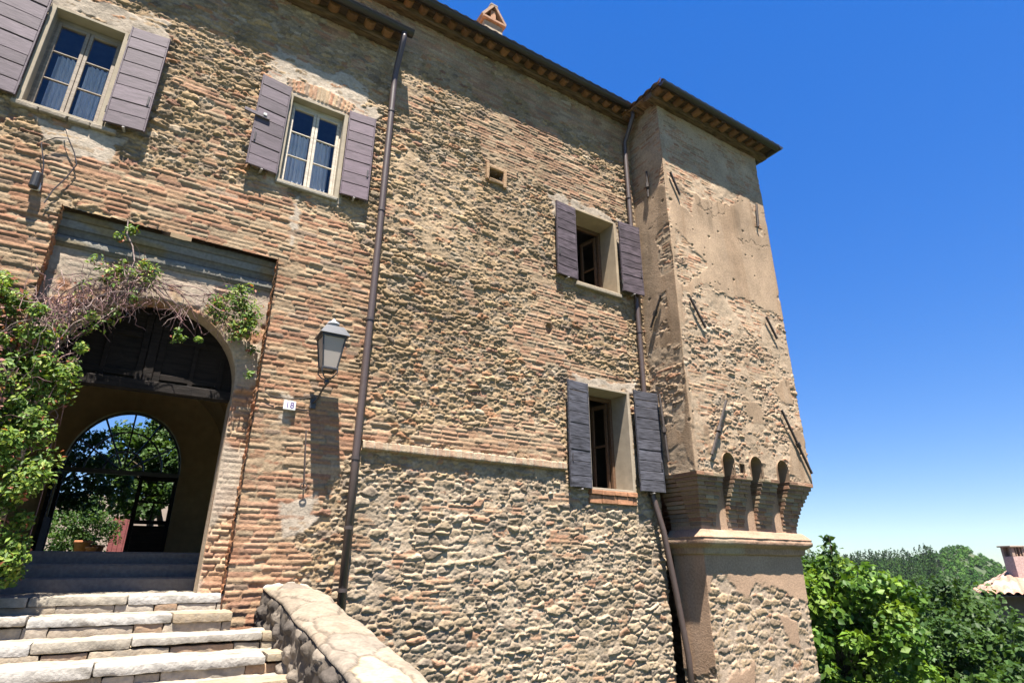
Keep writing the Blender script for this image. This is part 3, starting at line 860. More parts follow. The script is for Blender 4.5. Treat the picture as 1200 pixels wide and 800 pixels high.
Pq = np.concatenate([np.stack([fa[:, 0], np.full(NA, HY), fa[:, 1]], -1), np.stack([hall[:, 0], np.full(NA, HY), np.maximum(hall[:, 1], FB)], -1), np.stack([fa[:, 0], np.full(NA, HY + .4), fa[:, 1]], -1)])
fcs = np.concatenate([grid_faces(2, NA), grid_faces(2, NA) * 0 + np.stack([np.arange(NA - 1), np.arange(1, NA), np.arange(1, NA) + 2 * NA, np.arange(NA - 1) + 2 * NA], -1)])
mesh_obj("hall_end_wall", Pq, fcs, M_PLAST, bld, np.tile(HWC, (len(Pq), 1)))
st = MB()
for k, (ya, yb, za, zb) in enumerate(((8.0, 8.7, -.9, Z0 + .0), (9.26, 9.56, -.9, -.16), (9.56, 9.86, -.9, 0.0), (9.86, HY + .42, -.9, .153))):
    if k: st.box(HX0 - .1, HX1 + .1, ya, yb, za, zb, (.30, .285, .275), .02)
st.build("hall_floor", M_STEP, bld)
dr = empty("garden_door", (FC, HY, FB), None, None); dr["label"] = "arched garden door with radial fanlight at the back of the hall"
dr.parent = bld; dr.matrix_parent_inverse = Matrix.Translation(-root_loc(bld))
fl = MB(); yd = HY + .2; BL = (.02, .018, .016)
def arcpts(r, rz, n=28, a0=0, a1=math.pi): return [(FC + r * math.cos(a0 + (a1 - a0) * k / n), yd, FS + rz * math.sin(a0 + (a1 - a0) * k / n)) for k in range(n + 1)]
fl.tube(arcpts(FR - .01, FRZ - .01), .022, 6, BL); fl.tube(arcpts(FR * .66, FRZ * .66), .017, 6, BL); fl.tube(arcpts(FR * .34, FRZ * .34, 18), .017, 6, BL)
for k in range(1, 6):
    a = math.pi * k / 6
    fl.tube([(FC + FR * .1 * math.cos(a), yd, FS + FRZ * .1 * math.sin(a)), (FC + FR * math.cos(a), yd, FS + FRZ * math.sin(a))], .017, 6, BL)
fl.box(FC - FR, FC + FR, yd - .05, yd + .05, FS - .05, FS + .03, BL)
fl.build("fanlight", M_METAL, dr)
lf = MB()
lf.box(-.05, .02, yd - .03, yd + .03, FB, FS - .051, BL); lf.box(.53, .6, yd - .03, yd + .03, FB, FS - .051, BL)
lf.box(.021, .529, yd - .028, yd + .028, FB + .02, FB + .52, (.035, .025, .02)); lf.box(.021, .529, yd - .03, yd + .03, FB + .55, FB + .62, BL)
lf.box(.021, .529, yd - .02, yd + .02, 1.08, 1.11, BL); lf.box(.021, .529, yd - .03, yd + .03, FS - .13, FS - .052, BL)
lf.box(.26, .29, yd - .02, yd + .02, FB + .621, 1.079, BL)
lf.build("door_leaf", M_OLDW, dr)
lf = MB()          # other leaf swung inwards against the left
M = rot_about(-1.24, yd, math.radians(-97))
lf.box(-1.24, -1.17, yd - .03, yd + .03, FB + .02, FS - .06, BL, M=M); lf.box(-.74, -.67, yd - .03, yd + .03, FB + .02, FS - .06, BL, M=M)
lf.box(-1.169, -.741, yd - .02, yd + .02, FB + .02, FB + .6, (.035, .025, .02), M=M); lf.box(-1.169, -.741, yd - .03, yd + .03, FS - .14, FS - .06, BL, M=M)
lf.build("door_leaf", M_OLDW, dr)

# building back and sides (plain, out of sight from the street)
bk = MB()
BC = (.42, .33, .22)
def quad(mb, pts, c): mb.add(pts, [(0, 1, 2, 3)], c)
for (a, b, c, d) in ((-6.5, FC - FR - .02, -.3, 9.6), (FC + FR + .02, 11.4, -.3, 9.6), (FC - FR - .02, FC + FR + .02, FS + FRZ + .02, 9.6)):
    quad(bk, [(a, HY + .41, c), (b, HY + .41, c), (b, HY + .41, d), (a, HY + .41, d)], BC)
n2 = 60; fb_ = arch_pts(n2, FC, FR, FS, FB, FRZ); rc = rect_pts(fb_, FC - FR - .02, FC + FR + .02, FS + FRZ + .02, FB, FC, FS)
bk.add([(x, HY + .405, z) for x, z in fb_] + [(x, HY + .405, z) for x, z in rc], [(i, i + 1, i + n2 + 1, i + n2) for i in range(n2 - 1)], BC)
quad(bk, [(-6.5, 8, -3), (-6.5, HY + .41, -3), (-6.5, HY + .41, 9.6), (-6.5, 8, 9.6)], BC)
bk.build("back_wall", M_PLAST, bld)

# ------------------------------------------------------------------ tower
TX0, TX1, TY = 8.17, 11.58, 7.05
SX0, SX1, SY = 8.50, 11.25, 7.35
tower = empty("tower", (9.8, 7.05, 0), None, None)
tower["label"] = "square corner tower with peeling plaster and brick corbels"
tower.parent = bld; tower.matrix_parent_inverse = Matrix.Translation(-root_loc(bld))
SLOT = [(8.88, 9.19), (9.66, 10.0), (10.47, 10.80)]
PINK = np.array([.49, .35, .245]); PLA = np.array([.455, .345, .24])
STONE_T = [(3, (.44, .32, .21)), (2, (.40, .30, .21)), (2, (.48, .37, .26)), (1.5, (.46, .27, .17)), (1, (.34, .25, .18)), (1, (.5, .42, .32))]

def wrap(xa, xb, yf, yb, zbrk, step, rad=.03):
    """path: left side (y from yb_left to yf), front, right side; returns s, positions, normals, face id, local coordinate"""
    segs = []
    sy = axis([yf, 8.06], step)[::-1][:-1]
    segs += [((xa, y), (-1, 0), 0, y) for y in sy]
    segs += [((xa, yf), (-.707, -.707), 1, xa)]
    sx = axis([xa, xb], step)[1:-1]
    segs += [((x, yf), (0, -1), 1, x) for x in sx]
    segs += [((xb, yf), (.707, -.707), 1, xb)]
    sb = axis([yf, yb], .06)[1:]
    segs += [((xb, y), (1, 0), 2, y) for y in sb]
    return segs

def tower_fn(fid, q, z):
    s = q + fid * 40
    hb, cb, _ = bricks(s, z, 500, .013, mort=.006)
    hr, cr, _ = rubble2(s, z, .22, .09, 520, .025, .018, .006, STONE_T, .40, .7)
    n = fbm(s * 1.4, z * 1.4, 540, 4) - .5; nf = fbm(s * 7, z * 7, 541, 3) - .5
    # which core shows: brick high up and in bands, rubble lower
    bk = (fbm(s * 1.2, z * 2.4, 542, 3) + .40 * sstep(6.6, 7.6, z) - .12 * sstep(5, 4, z)) > .50
    h = np.where(bk, hb, hr); c = np.where(bk[:, None], cb, cr)
    hm = .006 + .02 * (fbm(s * 8, z * 8, 543, 4) - .5) + .012 * sstep(.45, .7, fbm(s * 1.5, z * 1.5, 544, 3))
    t = sstep(-.004, .006, h - hm)
    c = mixc(np.array([.50, .40, .29]) * (.85 + .35 * fbm(s * 3, z * 3, 546, 3))[:, None], c, t); h = np.maximum(h, hm)
    P = np.full(s.shape, -9.)
    f = fid == 1
    def front(poly, b=0, soft=.45): return np.where(f, polysd(q, z, poly) + n * soft + nf * .16 + b, -9)
    P = np.maximum(P, front([(8.1, 7.75), (9.0, 7.6), (9.6, 7.55), (10.3, 7.75), (11.7, 8.7), (11.7, 5.15), (10.9, 5.25), (9.6, 5.3), (8.9, 5.35), (8.55, 5.15), (8.5, 4.6), (8.25, 4.2), (8.1, 4.4)]))
    for pl, b in [([(8.05, 8.7), (8.27, 8.7), (8.27, 1.5), (8.05, 1.5)], .0), ([(11.1, 2.6), (11.6, 2.6), (11.6, 1.6), (10.7, 1.6)], .05),
                  ([(9.6, 3.1), (10.4, 3.2), (10.5, 2.5), (9.8, 2.5)], -.12), ([(9.7, 4.1), (10.3, 4.2), (10.2, 3.6), (9.8, 3.7)], -.1), ([(10.6, 3.6), (11.4, 3.9), (11.5, 3.1), (10.8, 3.1)], -.1),
                  ([(8.3, 3.8), (8.9, 4.0), (9.0, 3.4), (8.4, 3.3)], -.14), ([(8.3, 2.6), (8.9, 2.7), (8.9, 1.7), (8.3, 1.7)], -.12)]:
        P = np.maximum(P, front(pl, b))
    cut = np.maximum.reduce([front(pl, b, .3) for pl, b in [([(8.3, 6.5), (8.75, 6.2), (9.15, 5.95), (8.7, 5.5), (8.35, 5.3)], .0), ([(8.55, 7.6), (9.0, 7.5), (8.95, 6.95), (8.5, 7.1)], -.06),
                                                               ([(11.05, 8.3), (11.35, 8.3), (11.4, 7.2), (11.05, 7.3)], -.08), ([(8.35, 5.0), (8.7, 4.9), (8.7, 4.5), (8.35, 4.5)], -.02)]])
    # left side face: mostly plaster, brick windows in it
    L = fid == 0
    def side(poly, b=0, soft=.4): return np.where(L, polysd(q, z, poly) + n * soft + nf * .14 + b, -9)
    P = np.maximum(P, side([(6.9, 7.35), (7.5, 7.6), (8.2, 7.5), (8.2, 1.5), (6.9, 1.5)], .03))
    cut = np.maximum.reduce([cut] + [side(pl, b) for pl, b in [([(7.1, 6.6), (7.45, 6.4), (7.4, 5.5), (7.12, 5.6)], -.02), ([(7.1, 3.9), (8.1, 4.0), (8.0, 2.6), (7.2, 2.2)], -.02),
                                                               ([(7.2, 5.2), (7.6, 5.2), (7.5, 4.7), (7.2, 4.6)], -.06), ([(7.3, 4.6), (7.9, 4.5), (7.8, 4.2), (7.3, 4.2)], -.1), ([(7.2, 2.2), (7.8, 2.0), (7.7, 1.5), (7.1, 1.5)], -.04), ([(7.6, 8.0), (8.1, 8.0), (8.0, 7.4), (7.7, 7.5)], -.08)]])
    P = np.where(fid == 2, .3 + n, P)
    m = (P > 0) & (cut < 0)
    edge = np.minimum(P, -cut)
    # pock marks in the plaster
    i = np.floor(s / .28); j = np.floor(z / .28)
    px = (i + .2 + .6 * hsh(i, j, 560)) * .28; pz = (j + .2 + .6 * hsh(i, j, 561)) * .28
    pr = .012 + .03 * hsh(i, j, 562) ** 2
    pock = (hsh(i, j, 563) > .72) & (np.hypot(s - px, (z - pz) * 1.4) < pr)
    pl_h = .022 + .01 * (fbm(s * 2, z * 2, 545, 4) - .5) + .004 * nf - .03 * pock
    pc = PLA * (.86 + .28 * fbm(s * .9, z * .7, 547, 5))[:, None]
    st_ = sstep(.5, .66, fbm(s * 2.6, z * .35, 548, 4))
    pc = mixc(pc, np.array([.36, .25, .16]), st_ * .45)
    ck = np.abs(fbm(s * 1.1 + 3, z * .8, 551, 5) - .5) + .02 * fbm(s * 3, z * 3, 552, 2)
    crack = sstep(.0155, .0125, ck) * (fbm(s * .6, z * .6, 553, 2) > .42)
    pl_h = pl_h - .008 * crack
    pc = pc * (1 - .35 * crack)[:, None] * (.84 + .32 * fbm(s * 4, z * 3, 554, 5))[:, None]
    drip = sstep(.54, .62, fbm(s * 6, z * .5, 555, 4)) * sstep(.45, .6, fbm(s * .8, z * .8, 556, 3)); pc = pc * (1 - .18 * drip)[:, None]
    w = sstep(.0, .05, edge) * m
    h = h * (1 - w) + pl_h * w
    c = mixc(c, pc, w)
    return h, weather(s, z, c, 549, .22)

segs = wrap(TX0, TX1, TY, 13.0, None, .0165)
zz = axis(sorted([1.55, 2.1, 9.75]), .0165)
pos = np.array([s_[0] for s_ in segs]); nor = np.array([s_[1] for s_ in segs]); fid = np.array([s_[2] for s_ in segs]); loc = np.array([s_[3] for s_ in segs])
N = len(segs); FID = np.tile(fid, len(zz)); Q = np.tile(loc, len(zz)); ZZ = np.repeat(zz, N)
h, col = tower_fn(FID, Q, ZZ)
PX = np.tile(pos[:, 0], len(zz)) + np.tile(nor[:, 0], len(zz)) * (h - .015); PY = np.tile(pos[:, 1], len(zz)) + np.tile(nor[:, 1], len(zz)) * (h - .015)
qc = (loc[:-1] + loc[1:]) / 2; fcn = (fid[1:] == 1) & (fid[:-1] == 1); zc = (zz[:-1] + zz[1:]) / 2
QC, ZC = np.meshgrid(qc, zc); FCN = np.tile(fcn, (len(zc), 1))
keep = np.ones(QC.shape, bool)
for a, b in SLOT:
    mx = (a + b) / 2; r_ = (b - a) / 2
    keep &= ~(FCN & (QC > a) & (QC < b) & (ZC < 1.95 - r_ + np.sqrt(np.maximum(r_ ** 2 - (QC - mx) ** 2, 0))))
keep &= ~(FCN & (QC > 9.36) & (QC < 9.5) & (ZC > 1.62) & (ZC < 1.78))
Fc = grid_faces(len(zz), N, keep)
V, Fc, col = compact(np.stack([PX, PY, ZZ], -1), Fc, col)
mesh_obj("tower_wall", V, Fc, M_MASON, tower, col, True)

# slot linings
for a, b in SLOT:
    sl = MB(); mx = (a + b) / 2; r_ = (b - a) / 2 + .008
    pts = [(mx - r_, 1.5)] + [(mx - r_ * math.cos(g), 1.95 - r_ + r_ * math.sin(g)) for g in np.linspace(0, math.pi, 15)] + [(mx + r_, 1.5)]
    n = len(pts)
    V = [(x, 7.02, z) for x, z in pts] + [(x, 7.36, z) for x, z in pts]
    sl.add(V, [(i, i + n, i + n + 1, i + 1) for i in range(n - 1)], (.45, .31, .21))
    sl.build("machicolation_slot", M_PLAST, tower)
sl = MB()
room(sl, 9.36, 9.5, 1.62, 1.78, 7.04, 7.3, (.3, .22, .15))
sl.build("putlog_hole", M_PLAST, tower)

# stepped brick corbels
def corbel(xa, xb, out_l, out_r, sd_):
    r = np.random.default_rng(sd_); mb = MB(); n = 13; z = .59; dz = (1.56 - .59) / n
    for k in range(n):
        t = ((k + 1) / n) ** 1.6
        x0_ = (SX0 - .33 * t) if out_l else xa
        x1_ = (SX1 + .33 * t) if out_r else xb
        y0 = SY - .32 * t
        cut = x0_
        while cut < x1_ - .02:
            L = r.uniform(.16, .3); e = min(cut + L, x1_)
            if x1_ - e < .09: e = x1_
            mb.box(cut, e - .006, y0 + r.uniform(-.008, .008), 7.6, z + .005, z + dz - .004, np.array(BRICK[r.integers(0, 8)][1]) * r.uniform(.65, 1.0), .006, jit=.003, rng=r)
            cut = e
        if out_l: mb.box(x0_ + .012, x0_ + .3, 7.601, 8.05, z + .004, z + dz - .004, np.array(BRICK[r.integers(0, 8)][1]) * r.uniform(.75, 1.05), .006, jit=.003, rng=r)
        if out_r: mb.box(x1_ - .3, x1_ - .012, 7.601, 12, z + .004, z + dz - .004, np.array(BRICK[r.integers(0, 8)][1]) * .9, .006)
        # mortar core
        mb.box(x0_ + .014, x1_ - .014, y0 + .016, 7.59, z - .004, z + dz + .003, (.45, .36, .26), .002)
        z += dz
    mb.build("corbel", M_MASON, tower)
corbel(8.2, SLOT[0][0], True, False, 61); corbel(SLOT[0][1], SLOT[1][0], False, False, 62); corbel(SLOT[1][1], SLOT[2][0], False, False, 63); corbel(SLOT[2][1], 11.5, False, True, 64)

# lower shaft
def shaft_fn(fid, q, z):
    s = q + fid * 40
    hr, cr, _ = rubble2(s, z, .26, .115, 600, .030, .024, .007, [(w, tuple(np.array(c) * (1.05, 1.0, .95))) for w, c in STONE_LOW], .36, .4)
    n = fbm(s * 1.4, z * 1.4, 640, 4) - .5; nf = fbm(s * 7, z * 7, 641, 3) - .5
    hm = .012 + .022 * (fbm(s * 8, z * 8, 643, 4) - .5)
    t = sstep(-.004, .006, hr - hm)
    c = mixc(np.array([.52, .42, .32]), cr, t); h = np.maximum(hr, hm)
    P = np.full(s.shape, -9.)
    for pl, b in [([(8.3, .7), (11.5, .7), (11.5, -.75), (10.9, -.65), (10.4, -.4), (9.9, -.3), (9.4, -.42), (9.0, -.15), (8.7, -.2), (8.4, -.5)], .0),
                  ([(10.3, -.8), (10.9, -.9), (10.8, -1.4), (10.5, -1.3)], -.05), ([(8.7, -1.6), (9.5, -1.5), (9.5, -2.6), (8.6, -2.6)], -.1)]:
        P = np.maximum(P, np.where(fid == 1, polysd(q, z, pl) + n * .5 + nf * .15 + b, -9))
    P = np.where(fid == 0, .5 + n * 1.2 - .7 * sstep(-1.2, -1.9, z), P); P = np.where(z > .25, 1, P)
    w = sstep(0, .05, P)
    pc = PINK * (.85 + .3 * fbm(s * 1.2, z * 1.2, 647, 5))[:, None]
    h = h * (1 - w) + (.032 + .012 * (fbm(s * 2, z * 2, 648, 4) - .5)) * w
    return h, weather(s, z, mixc(c, pc, w), 649, .2)
segs = wrap(SX0, SX1, SY, 13.0, None, .0165)
zz = axis([-4.2, 2.02], .0165)
pos = np.array([s_[0] for s_ in segs]); nor = np.array([s_[1] for s_ in segs]); fid = np.array([s_[2] for s_ in segs]); loc = np.array([s_[3] for s_ in segs])
N = len(segs)
h, col = shaft_fn(np.tile(fid, len(zz)), np.tile(loc, len(zz)), np.repeat(zz, N))
V = np.stack([np.tile(pos[:, 0], len(zz)) + np.tile(nor[:, 0], len(zz)) * (h - .03), np.tile(pos[:, 1], len(zz)) + np.tile(nor[:, 1], len(zz)) * (h - .03), np.repeat(zz, N)], -1)
mesh_obj("tower_base", V, grid_faces(len(zz), N), M_MASON, tower, col, True)

# moulding round the shaft
prof = [(.0, .61), (.06, .60), (.16, .50), (.185, .475), (.17, .45), (.185, .42), (.18, .37), (.15, .345), (.07, .30), (.05, .20), (.0, .18)]
d = np.r_[0, np.cumsum([math.dist(prof[i], prof[i + 1]) for i in range(len(prof) - 1)])]
t = np.linspace(0, d[-1], 46); pr = np.stack([np.interp(t, d, [p[0] for p in prof]), np.interp(t, d, [p[1] for p in prof])], -1)
path = [(SX0, y, -1, 0) for y in axis([SY, 8.05], .03)[::-1][:-1]] + [(SX0, SY, -1, -1)] + [(x, SY, 0, -1) for x in axis([SX0, SX1], .025)[1:-1]] + [(SX1, SY, 1, -1)] + [(SX1, y, 1, 0) for y in axis([SY, 12], .1)[1:]]
path = np.array(path); N = len(path); sarc = np.r_[0, np.cumsum(np.hypot(*np.diff(path[:, :2], axis=0).T))]
SS = np.tile(sarc, 46); TT = np.repeat(t, N)
off = np.repeat(pr[:, 0], N) + .022 * (fbm(SS * 5, TT * 9, 700, 4) - .5)
V = np.stack([np.tile(path[:, 0], 46) + off * np.tile(path[:, 2], 46), np.tile(path[:, 1], 46) + off * np.tile(path[:, 3], 46), np.repeat(pr[:, 1], N) + .014 * (fbm(SS * 4, TT * 9, 701, 3) - .5)], -1)
c = np.array([.45, .295, .205]) * (.75 + .5 * fbm(SS * 3, TT * 12, 702, 4))[:, None]
c = mixc(c, np.array([.5, .42, .3]), sstep(.5, .7, fbm(SS * 2, TT * 2, 703, 3)) * .6)
mesh_obj("moulding", V, grid_faces(46, N), M_MASON, tower, c, True)

# iron anchor bars
def anchor(p, q, n, knob=True):
    mb = MB(); p = np.array(p); q = np.array(q); nn = np.array(n)
    mb.tube([p + nn * .03, q + nn * .03], .026, 6, (.05, .04, .036))
    if knob:
        mdl = p + (q - p) * .55; dd = (q - p) / np.linalg.norm(q - p)
        mb.tube([mdl - dd * .05 + nn * .035, mdl + dd * .05 + nn * .035], .045, 8, (.05, .04, .036))
    mb.build("iron_anchor", M_IRON, tower)
for p, q, k in [((8.30, 7.83), (8.52, 7.36), 0), ((8.47, 4.92), (8.82, 4.36), 0), ((11.22, 8.08), (11.14, 7.43), 0), ((10.86, 5.07), (11.13, 4.61), 0), ((9.15, 2.94), (8.56, 1.86), 1), ((10.86, 2.99), (11.53, 1.76), 1)]:
    anchor((p[0], TY - .03, p[1]), (q[0], TY - .03, q[1]), (0, -1, 0), bool(k))
for p, q in [((7.48, 8.08), (7.5, 7.43)), ((7.41, 5.05), (7.76, 4.47)), ((7.69, 3.08), (7.61, 1.79))]:
    anchor((TX0 - .03, p[0], p[1]), (TX0 - .03, q[0], q[1]), (-1, 0, 0))

# ------------------------------------------------------------------ roofs, eaves, gutters, pipes
GUT = (.022, .017, .016)
def tiled_roof(name, x0, x1, y0, y1, z0, slope, parent, axis_y=True):
    xx = np.arange(x0, x1 + .01, .03); yy = np.arange(y0, y1 + .01, .1)
    XX, YY = np.meshgrid(xx, yy)
    ZZ = z0 + (YY - y0) * slope + .05 * np.abs(np.sin(XX * np.pi / .22)) + .012 * (np.floor((YY - y0) / .4) % 2) + .012 * (vnoise(XX * 4, YY * 2, 6) - .5)
    c = pick(hsh(np.floor(XX / .22), np.floor(YY / .4), 801).ravel(), [(2, (.42, .22, .13)), (2, (.48, .29, .18)), (1, (.36, .22, .15)), (1, (.5, .36, .25))])
    return mesh_obj(name, np.stack([XX, YY, ZZ], -1).reshape(-1, 3), grid_faces(len(yy), len(xx)), M_TERRA, parent, c, True)
roof = tiled_roof("roof", .9, 8.3, 7.55, 11.2, 9.92, .32, bld)
roof["label"] = "higher tiled roof with deep eaves"
roof_l = tiled_roof("roof", -6.6, 2.5, 7.55, 8.0, 8.95, .32, bld); roof_l["label"] = "lower tiled eave over the portal side"
tiled_roof("roof", .9, 8.3, 11.2, 13.8, 9.92 + 3.65 * .32, -.32, bld)["label"] = "rear roof slope"

def eave(name, x0, x1, yw, yo, z, parent, pitch_=.34, seed=0):
    """soffit: dark boards, brown rafters, terracotta tile ends between them"""
    r = np.random.default_rng(seed)
    mb = MB(); mb.box(x0, x1, yo + .02, yw + .05, z + .07, z + .10, (.10, .06, .04), .003)
    mb.box(x0, x1, yw - .14, yw + .04, z - .08, z + .06, (.16, .10, .06), .01)
    ev = mb.build(name, M_OLDW, parent)
    x = x0 + .04
    while x < x1 - .2:
        c = np.array((.40, .20, .105)) * r.uniform(.55, 1.1)
        w_ = pitch_ * .58
        tb = MB(); n = 7; V = []; Fc = []
        for yy in (yo + .08, yw - .12):
            for i in range(n + 1):
                g = math.pi * i / n
                V.append((x + w_ / 2 - w_ / 2 * math.cos(g), yy, z + .075 - .085 * math.sin(g)))
        for i in range(n): Fc.append((i, i + 1, i + n + 2, i + n + 1))
        Fc.append(tuple(range(n + 1))[::-1]); Fc.append(tuple(range(n + 1, 2 * n + 2)))
        tb.add(V, Fc, c)
        tb.build("eave_tile", M_TERRA, ev if parent is bld else parent)
        x += pitch_ * r.uniform(.94, 1.06)

def gutter(x0, x1, y, z, r, parent):
    mb = MB(); n = 10; V = []; Fc = []
    for x in (x0, x1):
        for i in range(n + 1):
            g = math.pi * i / n
            V.append((x, y - r * math.cos(g), z - r * 1.0 * math.sin(g)))
    for i in range(n): Fc.append((i, i + n + 1, i + n + 2, i + 1))
    Fc.append(tuple(range(n + 1))); Fc.append(tuple(range(n + 1, 2 * n + 2))[::-1])
    mb.add(V, Fc, GUT)
    mb.tube([(x0, y - r, z), (x1, y - r, z)], .014, 6, GUT)
    mb.box(x0, x1, y + r - .005, y + r + .02, z - .02, z + .05, GUT, .003)
    mb.build("gutter", M_METAL, parent)
eave("eave", .9, 8.15, 8.0, 7.63, 9.80, bld, .30, 1)
eave("eave", -6.5, 2.45, 8.0, 7.63, 8.84, bld, .33, 2)
gutter(.9, 7.86, 7.60, 9.88, .085, bld)
gutter(-6.5, 2.60, 7.60, 8.92, .085, bld)

# tower roof
ez = 9.78
eave("tower_eave", TX0 - .3, TX1 + .3, TY, 6.62, ez - .09, tower, .315, 3)
mb = MB(); gx0, gx1, gy = TX0 - .30, TX1 + .33, 6.60
n = 10
for pth in ([(gx0, gy), (gx1, gy)],):
    V = []; Fc = []
    for (x, y) in pth:
        for i in range(n + 1):
            g = math.pi * i / n
            V.append((x, y - .085 * math.cos(g), ez - .02 - .085 * math.sin(g)))
    for i in range(n): Fc.append((i, i + n + 1, i + n + 2, i + 1))
    Fc.append(tuple(range(n + 1))); Fc.append(tuple(range(n + 1, 2 * n + 2))[::-1])
    mb.add(V, Fc, GUT)
V = []; Fc = []
for y in (gy - .085, 12.5):
    for i in range(n + 1):
        g = math.pi * i / n
        V.append((gx1 + .0 + .085 * math.cos(g), y, ez - .02 - .085 * math.sin(g)))
for i in range(n): Fc.append((i, i + n + 1, i + n + 2, i + 1))
Fc.append(tuple(range(n + 1))); Fc.append(tuple(range(n + 1, 2 * n + 2))[::-1])
mb.add(V, Fc, GUT)
mb.build("gutter", M_METAL, tower)
mb = MB(); mb.box(TX1 - .02, gx1, TY, 12.4, ez - .02, ez + .01, (.10, .06, .04), .003)
mc_ = MB(); mc_.box(gx0 + .02, TX0 + .02, 6.66, 9.5, ez - .015, ez + .012, (.3, .17, .1), .003)
for k in range(9):
    y = TY + .05 + k * .33; mc_.box(gx0 + .04, TX0 + .02, y, y + .1, ez - .09, ez - .012, (.2, .11, .06), .006)
    mb.box(TX1 - .02, gx1 - .08, y, y + .1, ez - .09, ez - .018, (.12, .07, .04), .006)
mb.build("side_eave", M_OLDW, tower); mc_.build("side_eave", M_OLDW, tower)
xm, ym, zt = (gx0 + gx1) / 2, 9.4, ez + 1.0
def roofplane(pa, pb, pc, pd, nu, nv):
    uu = np.linspace(0, 1, nu); vv = np.linspace(0, 1, nv); UU, VV = np.meshgrid(uu, vv)
    A = np.array(pa); B = np.array(pb); C_ = np.array(pc); Dd = np.array(pd)
    P = (A[None, None] * (1 - UU)[..., None] + B[None, None] * UU[..., None]) * (1 - VV)[..., None] + (Dd[None, None] * (1 - UU)[..., None] + C_[None, None] * UU[..., None]) * VV[..., None]
    L = np.linalg.norm(B - A)
    P[..., 2] += .05 * np.abs(np.sin(UU * (L * (1 - VV) + np.linalg.norm(C_ - Dd) * VV) * np.pi / .22))
    c = pick(hsh(np.floor(UU * L / .22), np.floor(VV * 9), 811).ravel(), [(2, (.42, .22, .13)), (2, (.48, .29, .18)), (1, (.36, .22, .15)), (1, (.5, .36, .25))])
    return P.reshape(-1, 3), grid_faces(nv, nu), c
parts = [roofplane((gx0 - .03, 6.56, ez + .02), (gx1 + .04, 6.56, ez + .02), (xm, ym, zt), (xm, ym, zt), 180, 24),
         roofplane((gx1 + .04, 6.56, ez + .02), (gx1 + .04, 12.4, ez + .02), (xm, ym + 1, zt), (xm, ym, zt), 180, 24),
         roofplane((gx0 - .03, 12.4, ez + .02), (gx0 - .03, 6.56, ez + .02), (xm, ym, zt), (xm, ym + 1, zt), 180, 24)]
Vs, Fs, Cs = [], [], []; off = 0
for P_, f_, c_ in parts: Vs.append(P_); Fs.append(f_ + off); Cs.append(c_); off += len(P_)
mesh_obj("tower_roof", np.concatenate(Vs), np.concatenate(Fs), M_TERRA, tower, np.concatenate(Cs), True)

# chimney on the high roof
mb = MB(); cx0, cx1, cy0, cy1 = 4.58, 5.06, 8.6, 9.1
mb.box(cx0, cx1, cy0, cy1, 10.0, 11.55, (.50, .40, .29), .012)
mb.box(cx0 - .06, cx1 + .06, cy0 - .06, cy1 + .06, 11.551, 11.63, (.50, .29, .19), .012)
def slab(mb, p, q, w0, w1, th, col):
    p = np.array(p); q = np.array(q); dd = (q - p); nn = np.array([-dd[1], dd[0]]); nn = nn / np.linalg.norm(nn) * th
    V = [(p[0], w0, p[1]), (q[0], w0, q[1]), (q[0] + nn[0], w0, q[1] + nn[1]), (p[0] + nn[0], w0, p[1] + nn[1])]
    V += [(a, w1, c) for a, _, c in V]
    mb.add(V, [(0, 1, 2, 3), (7, 6, 5, 4), (0, 4, 5, 1), (1, 5, 6, 2), (2, 6, 7, 3), (3, 7, 4, 0)], col)
xm_ = (cx0 + cx1) / 2
slab(mb, (cx0 - .04, 11.632), (xm_, 12.06), cy0 - .03, cy1 + .03, .06, (.50, .34, .24))
slab(mb, (xm_, 12.06), (cx1 + .04, 11.632), cy0 - .03, cy1 + .03, .06, (.46, .30, .21))
mb.box(xm_ - .1, xm_ + .1, cy0 - .035, cy1 + .035, 12.06, 12.13, (.5, .42, .36), .02)
mb.box(xm_ - .07, xm_ + .07, cy0 + .02, cy1 - .02, 11.632, 11.97, (.55, .31, .19), .008)
mb.build("chimney", M_TERRA, roof)

# downpipes
def downpipe(pts, brackets, r, label):
    mb = MB(); mb.tube(pts, r, 14, (.07, .05, .045))
    o = mb.build("downpipe", M_METAL, bld, True); o["label"] = label
    for (x, y, z) in brackets:
        b = MB(); b.lathe([(r + .001, -.022), (r + .010, -.022), (r + .010, .022), (r + .001, .022)], (x, y, z), 14, (.055, .042, .038))
        b.box(x - .01, x + .01, y + r, 8.06, z - .012, z + .012, (.06, .05, .045), .002)
        b.build("bracket", M_METAL, o)
downpipe([(2.44, 7.60, 8.84), (2.44, 7.60, 8.74), (2.44, 7.64, 8.62), (2.43, 7.80, 8.25), (2.43, 7.87, 8.05), (2.43, 7.88, 7.8), (2.42, 7.88, 4.0), (2.40, 7.88, 1.5), (2.40, 7.88, -.62)],
         [(2.43, 7.88, 7.3), (2.425, 7.88, 5.3), (2.415, 7.88, 3.4), (2.40, 7.88, 1.35), (2.40, 7.88, .45), (2.40, 7.88, -.3)], .052, "brown downpipe between the portal side and the high wall")
downpipe([(7.98, 7.60, 9.8), (7.98, 7.61, 9.65), (7.97, 7.8, 9.3), (7.96, 7.92, 9.1), (7.96, 7.925, 8.8), (7.95, 7.925, 4.0), (7.93, 7.925, 1.35), (7.95, 7.9, 1.15), (8.06, 7.84, .6), (8.22, 7.82, -.4), (8.36, 7.80, -1.4), (8.4, 7.80, -2.9)],
         [(7.95, 7.925, 7.6), (7.95, 7.925, 4.4)], .052, "brown downpipe in the corner beside the tower")

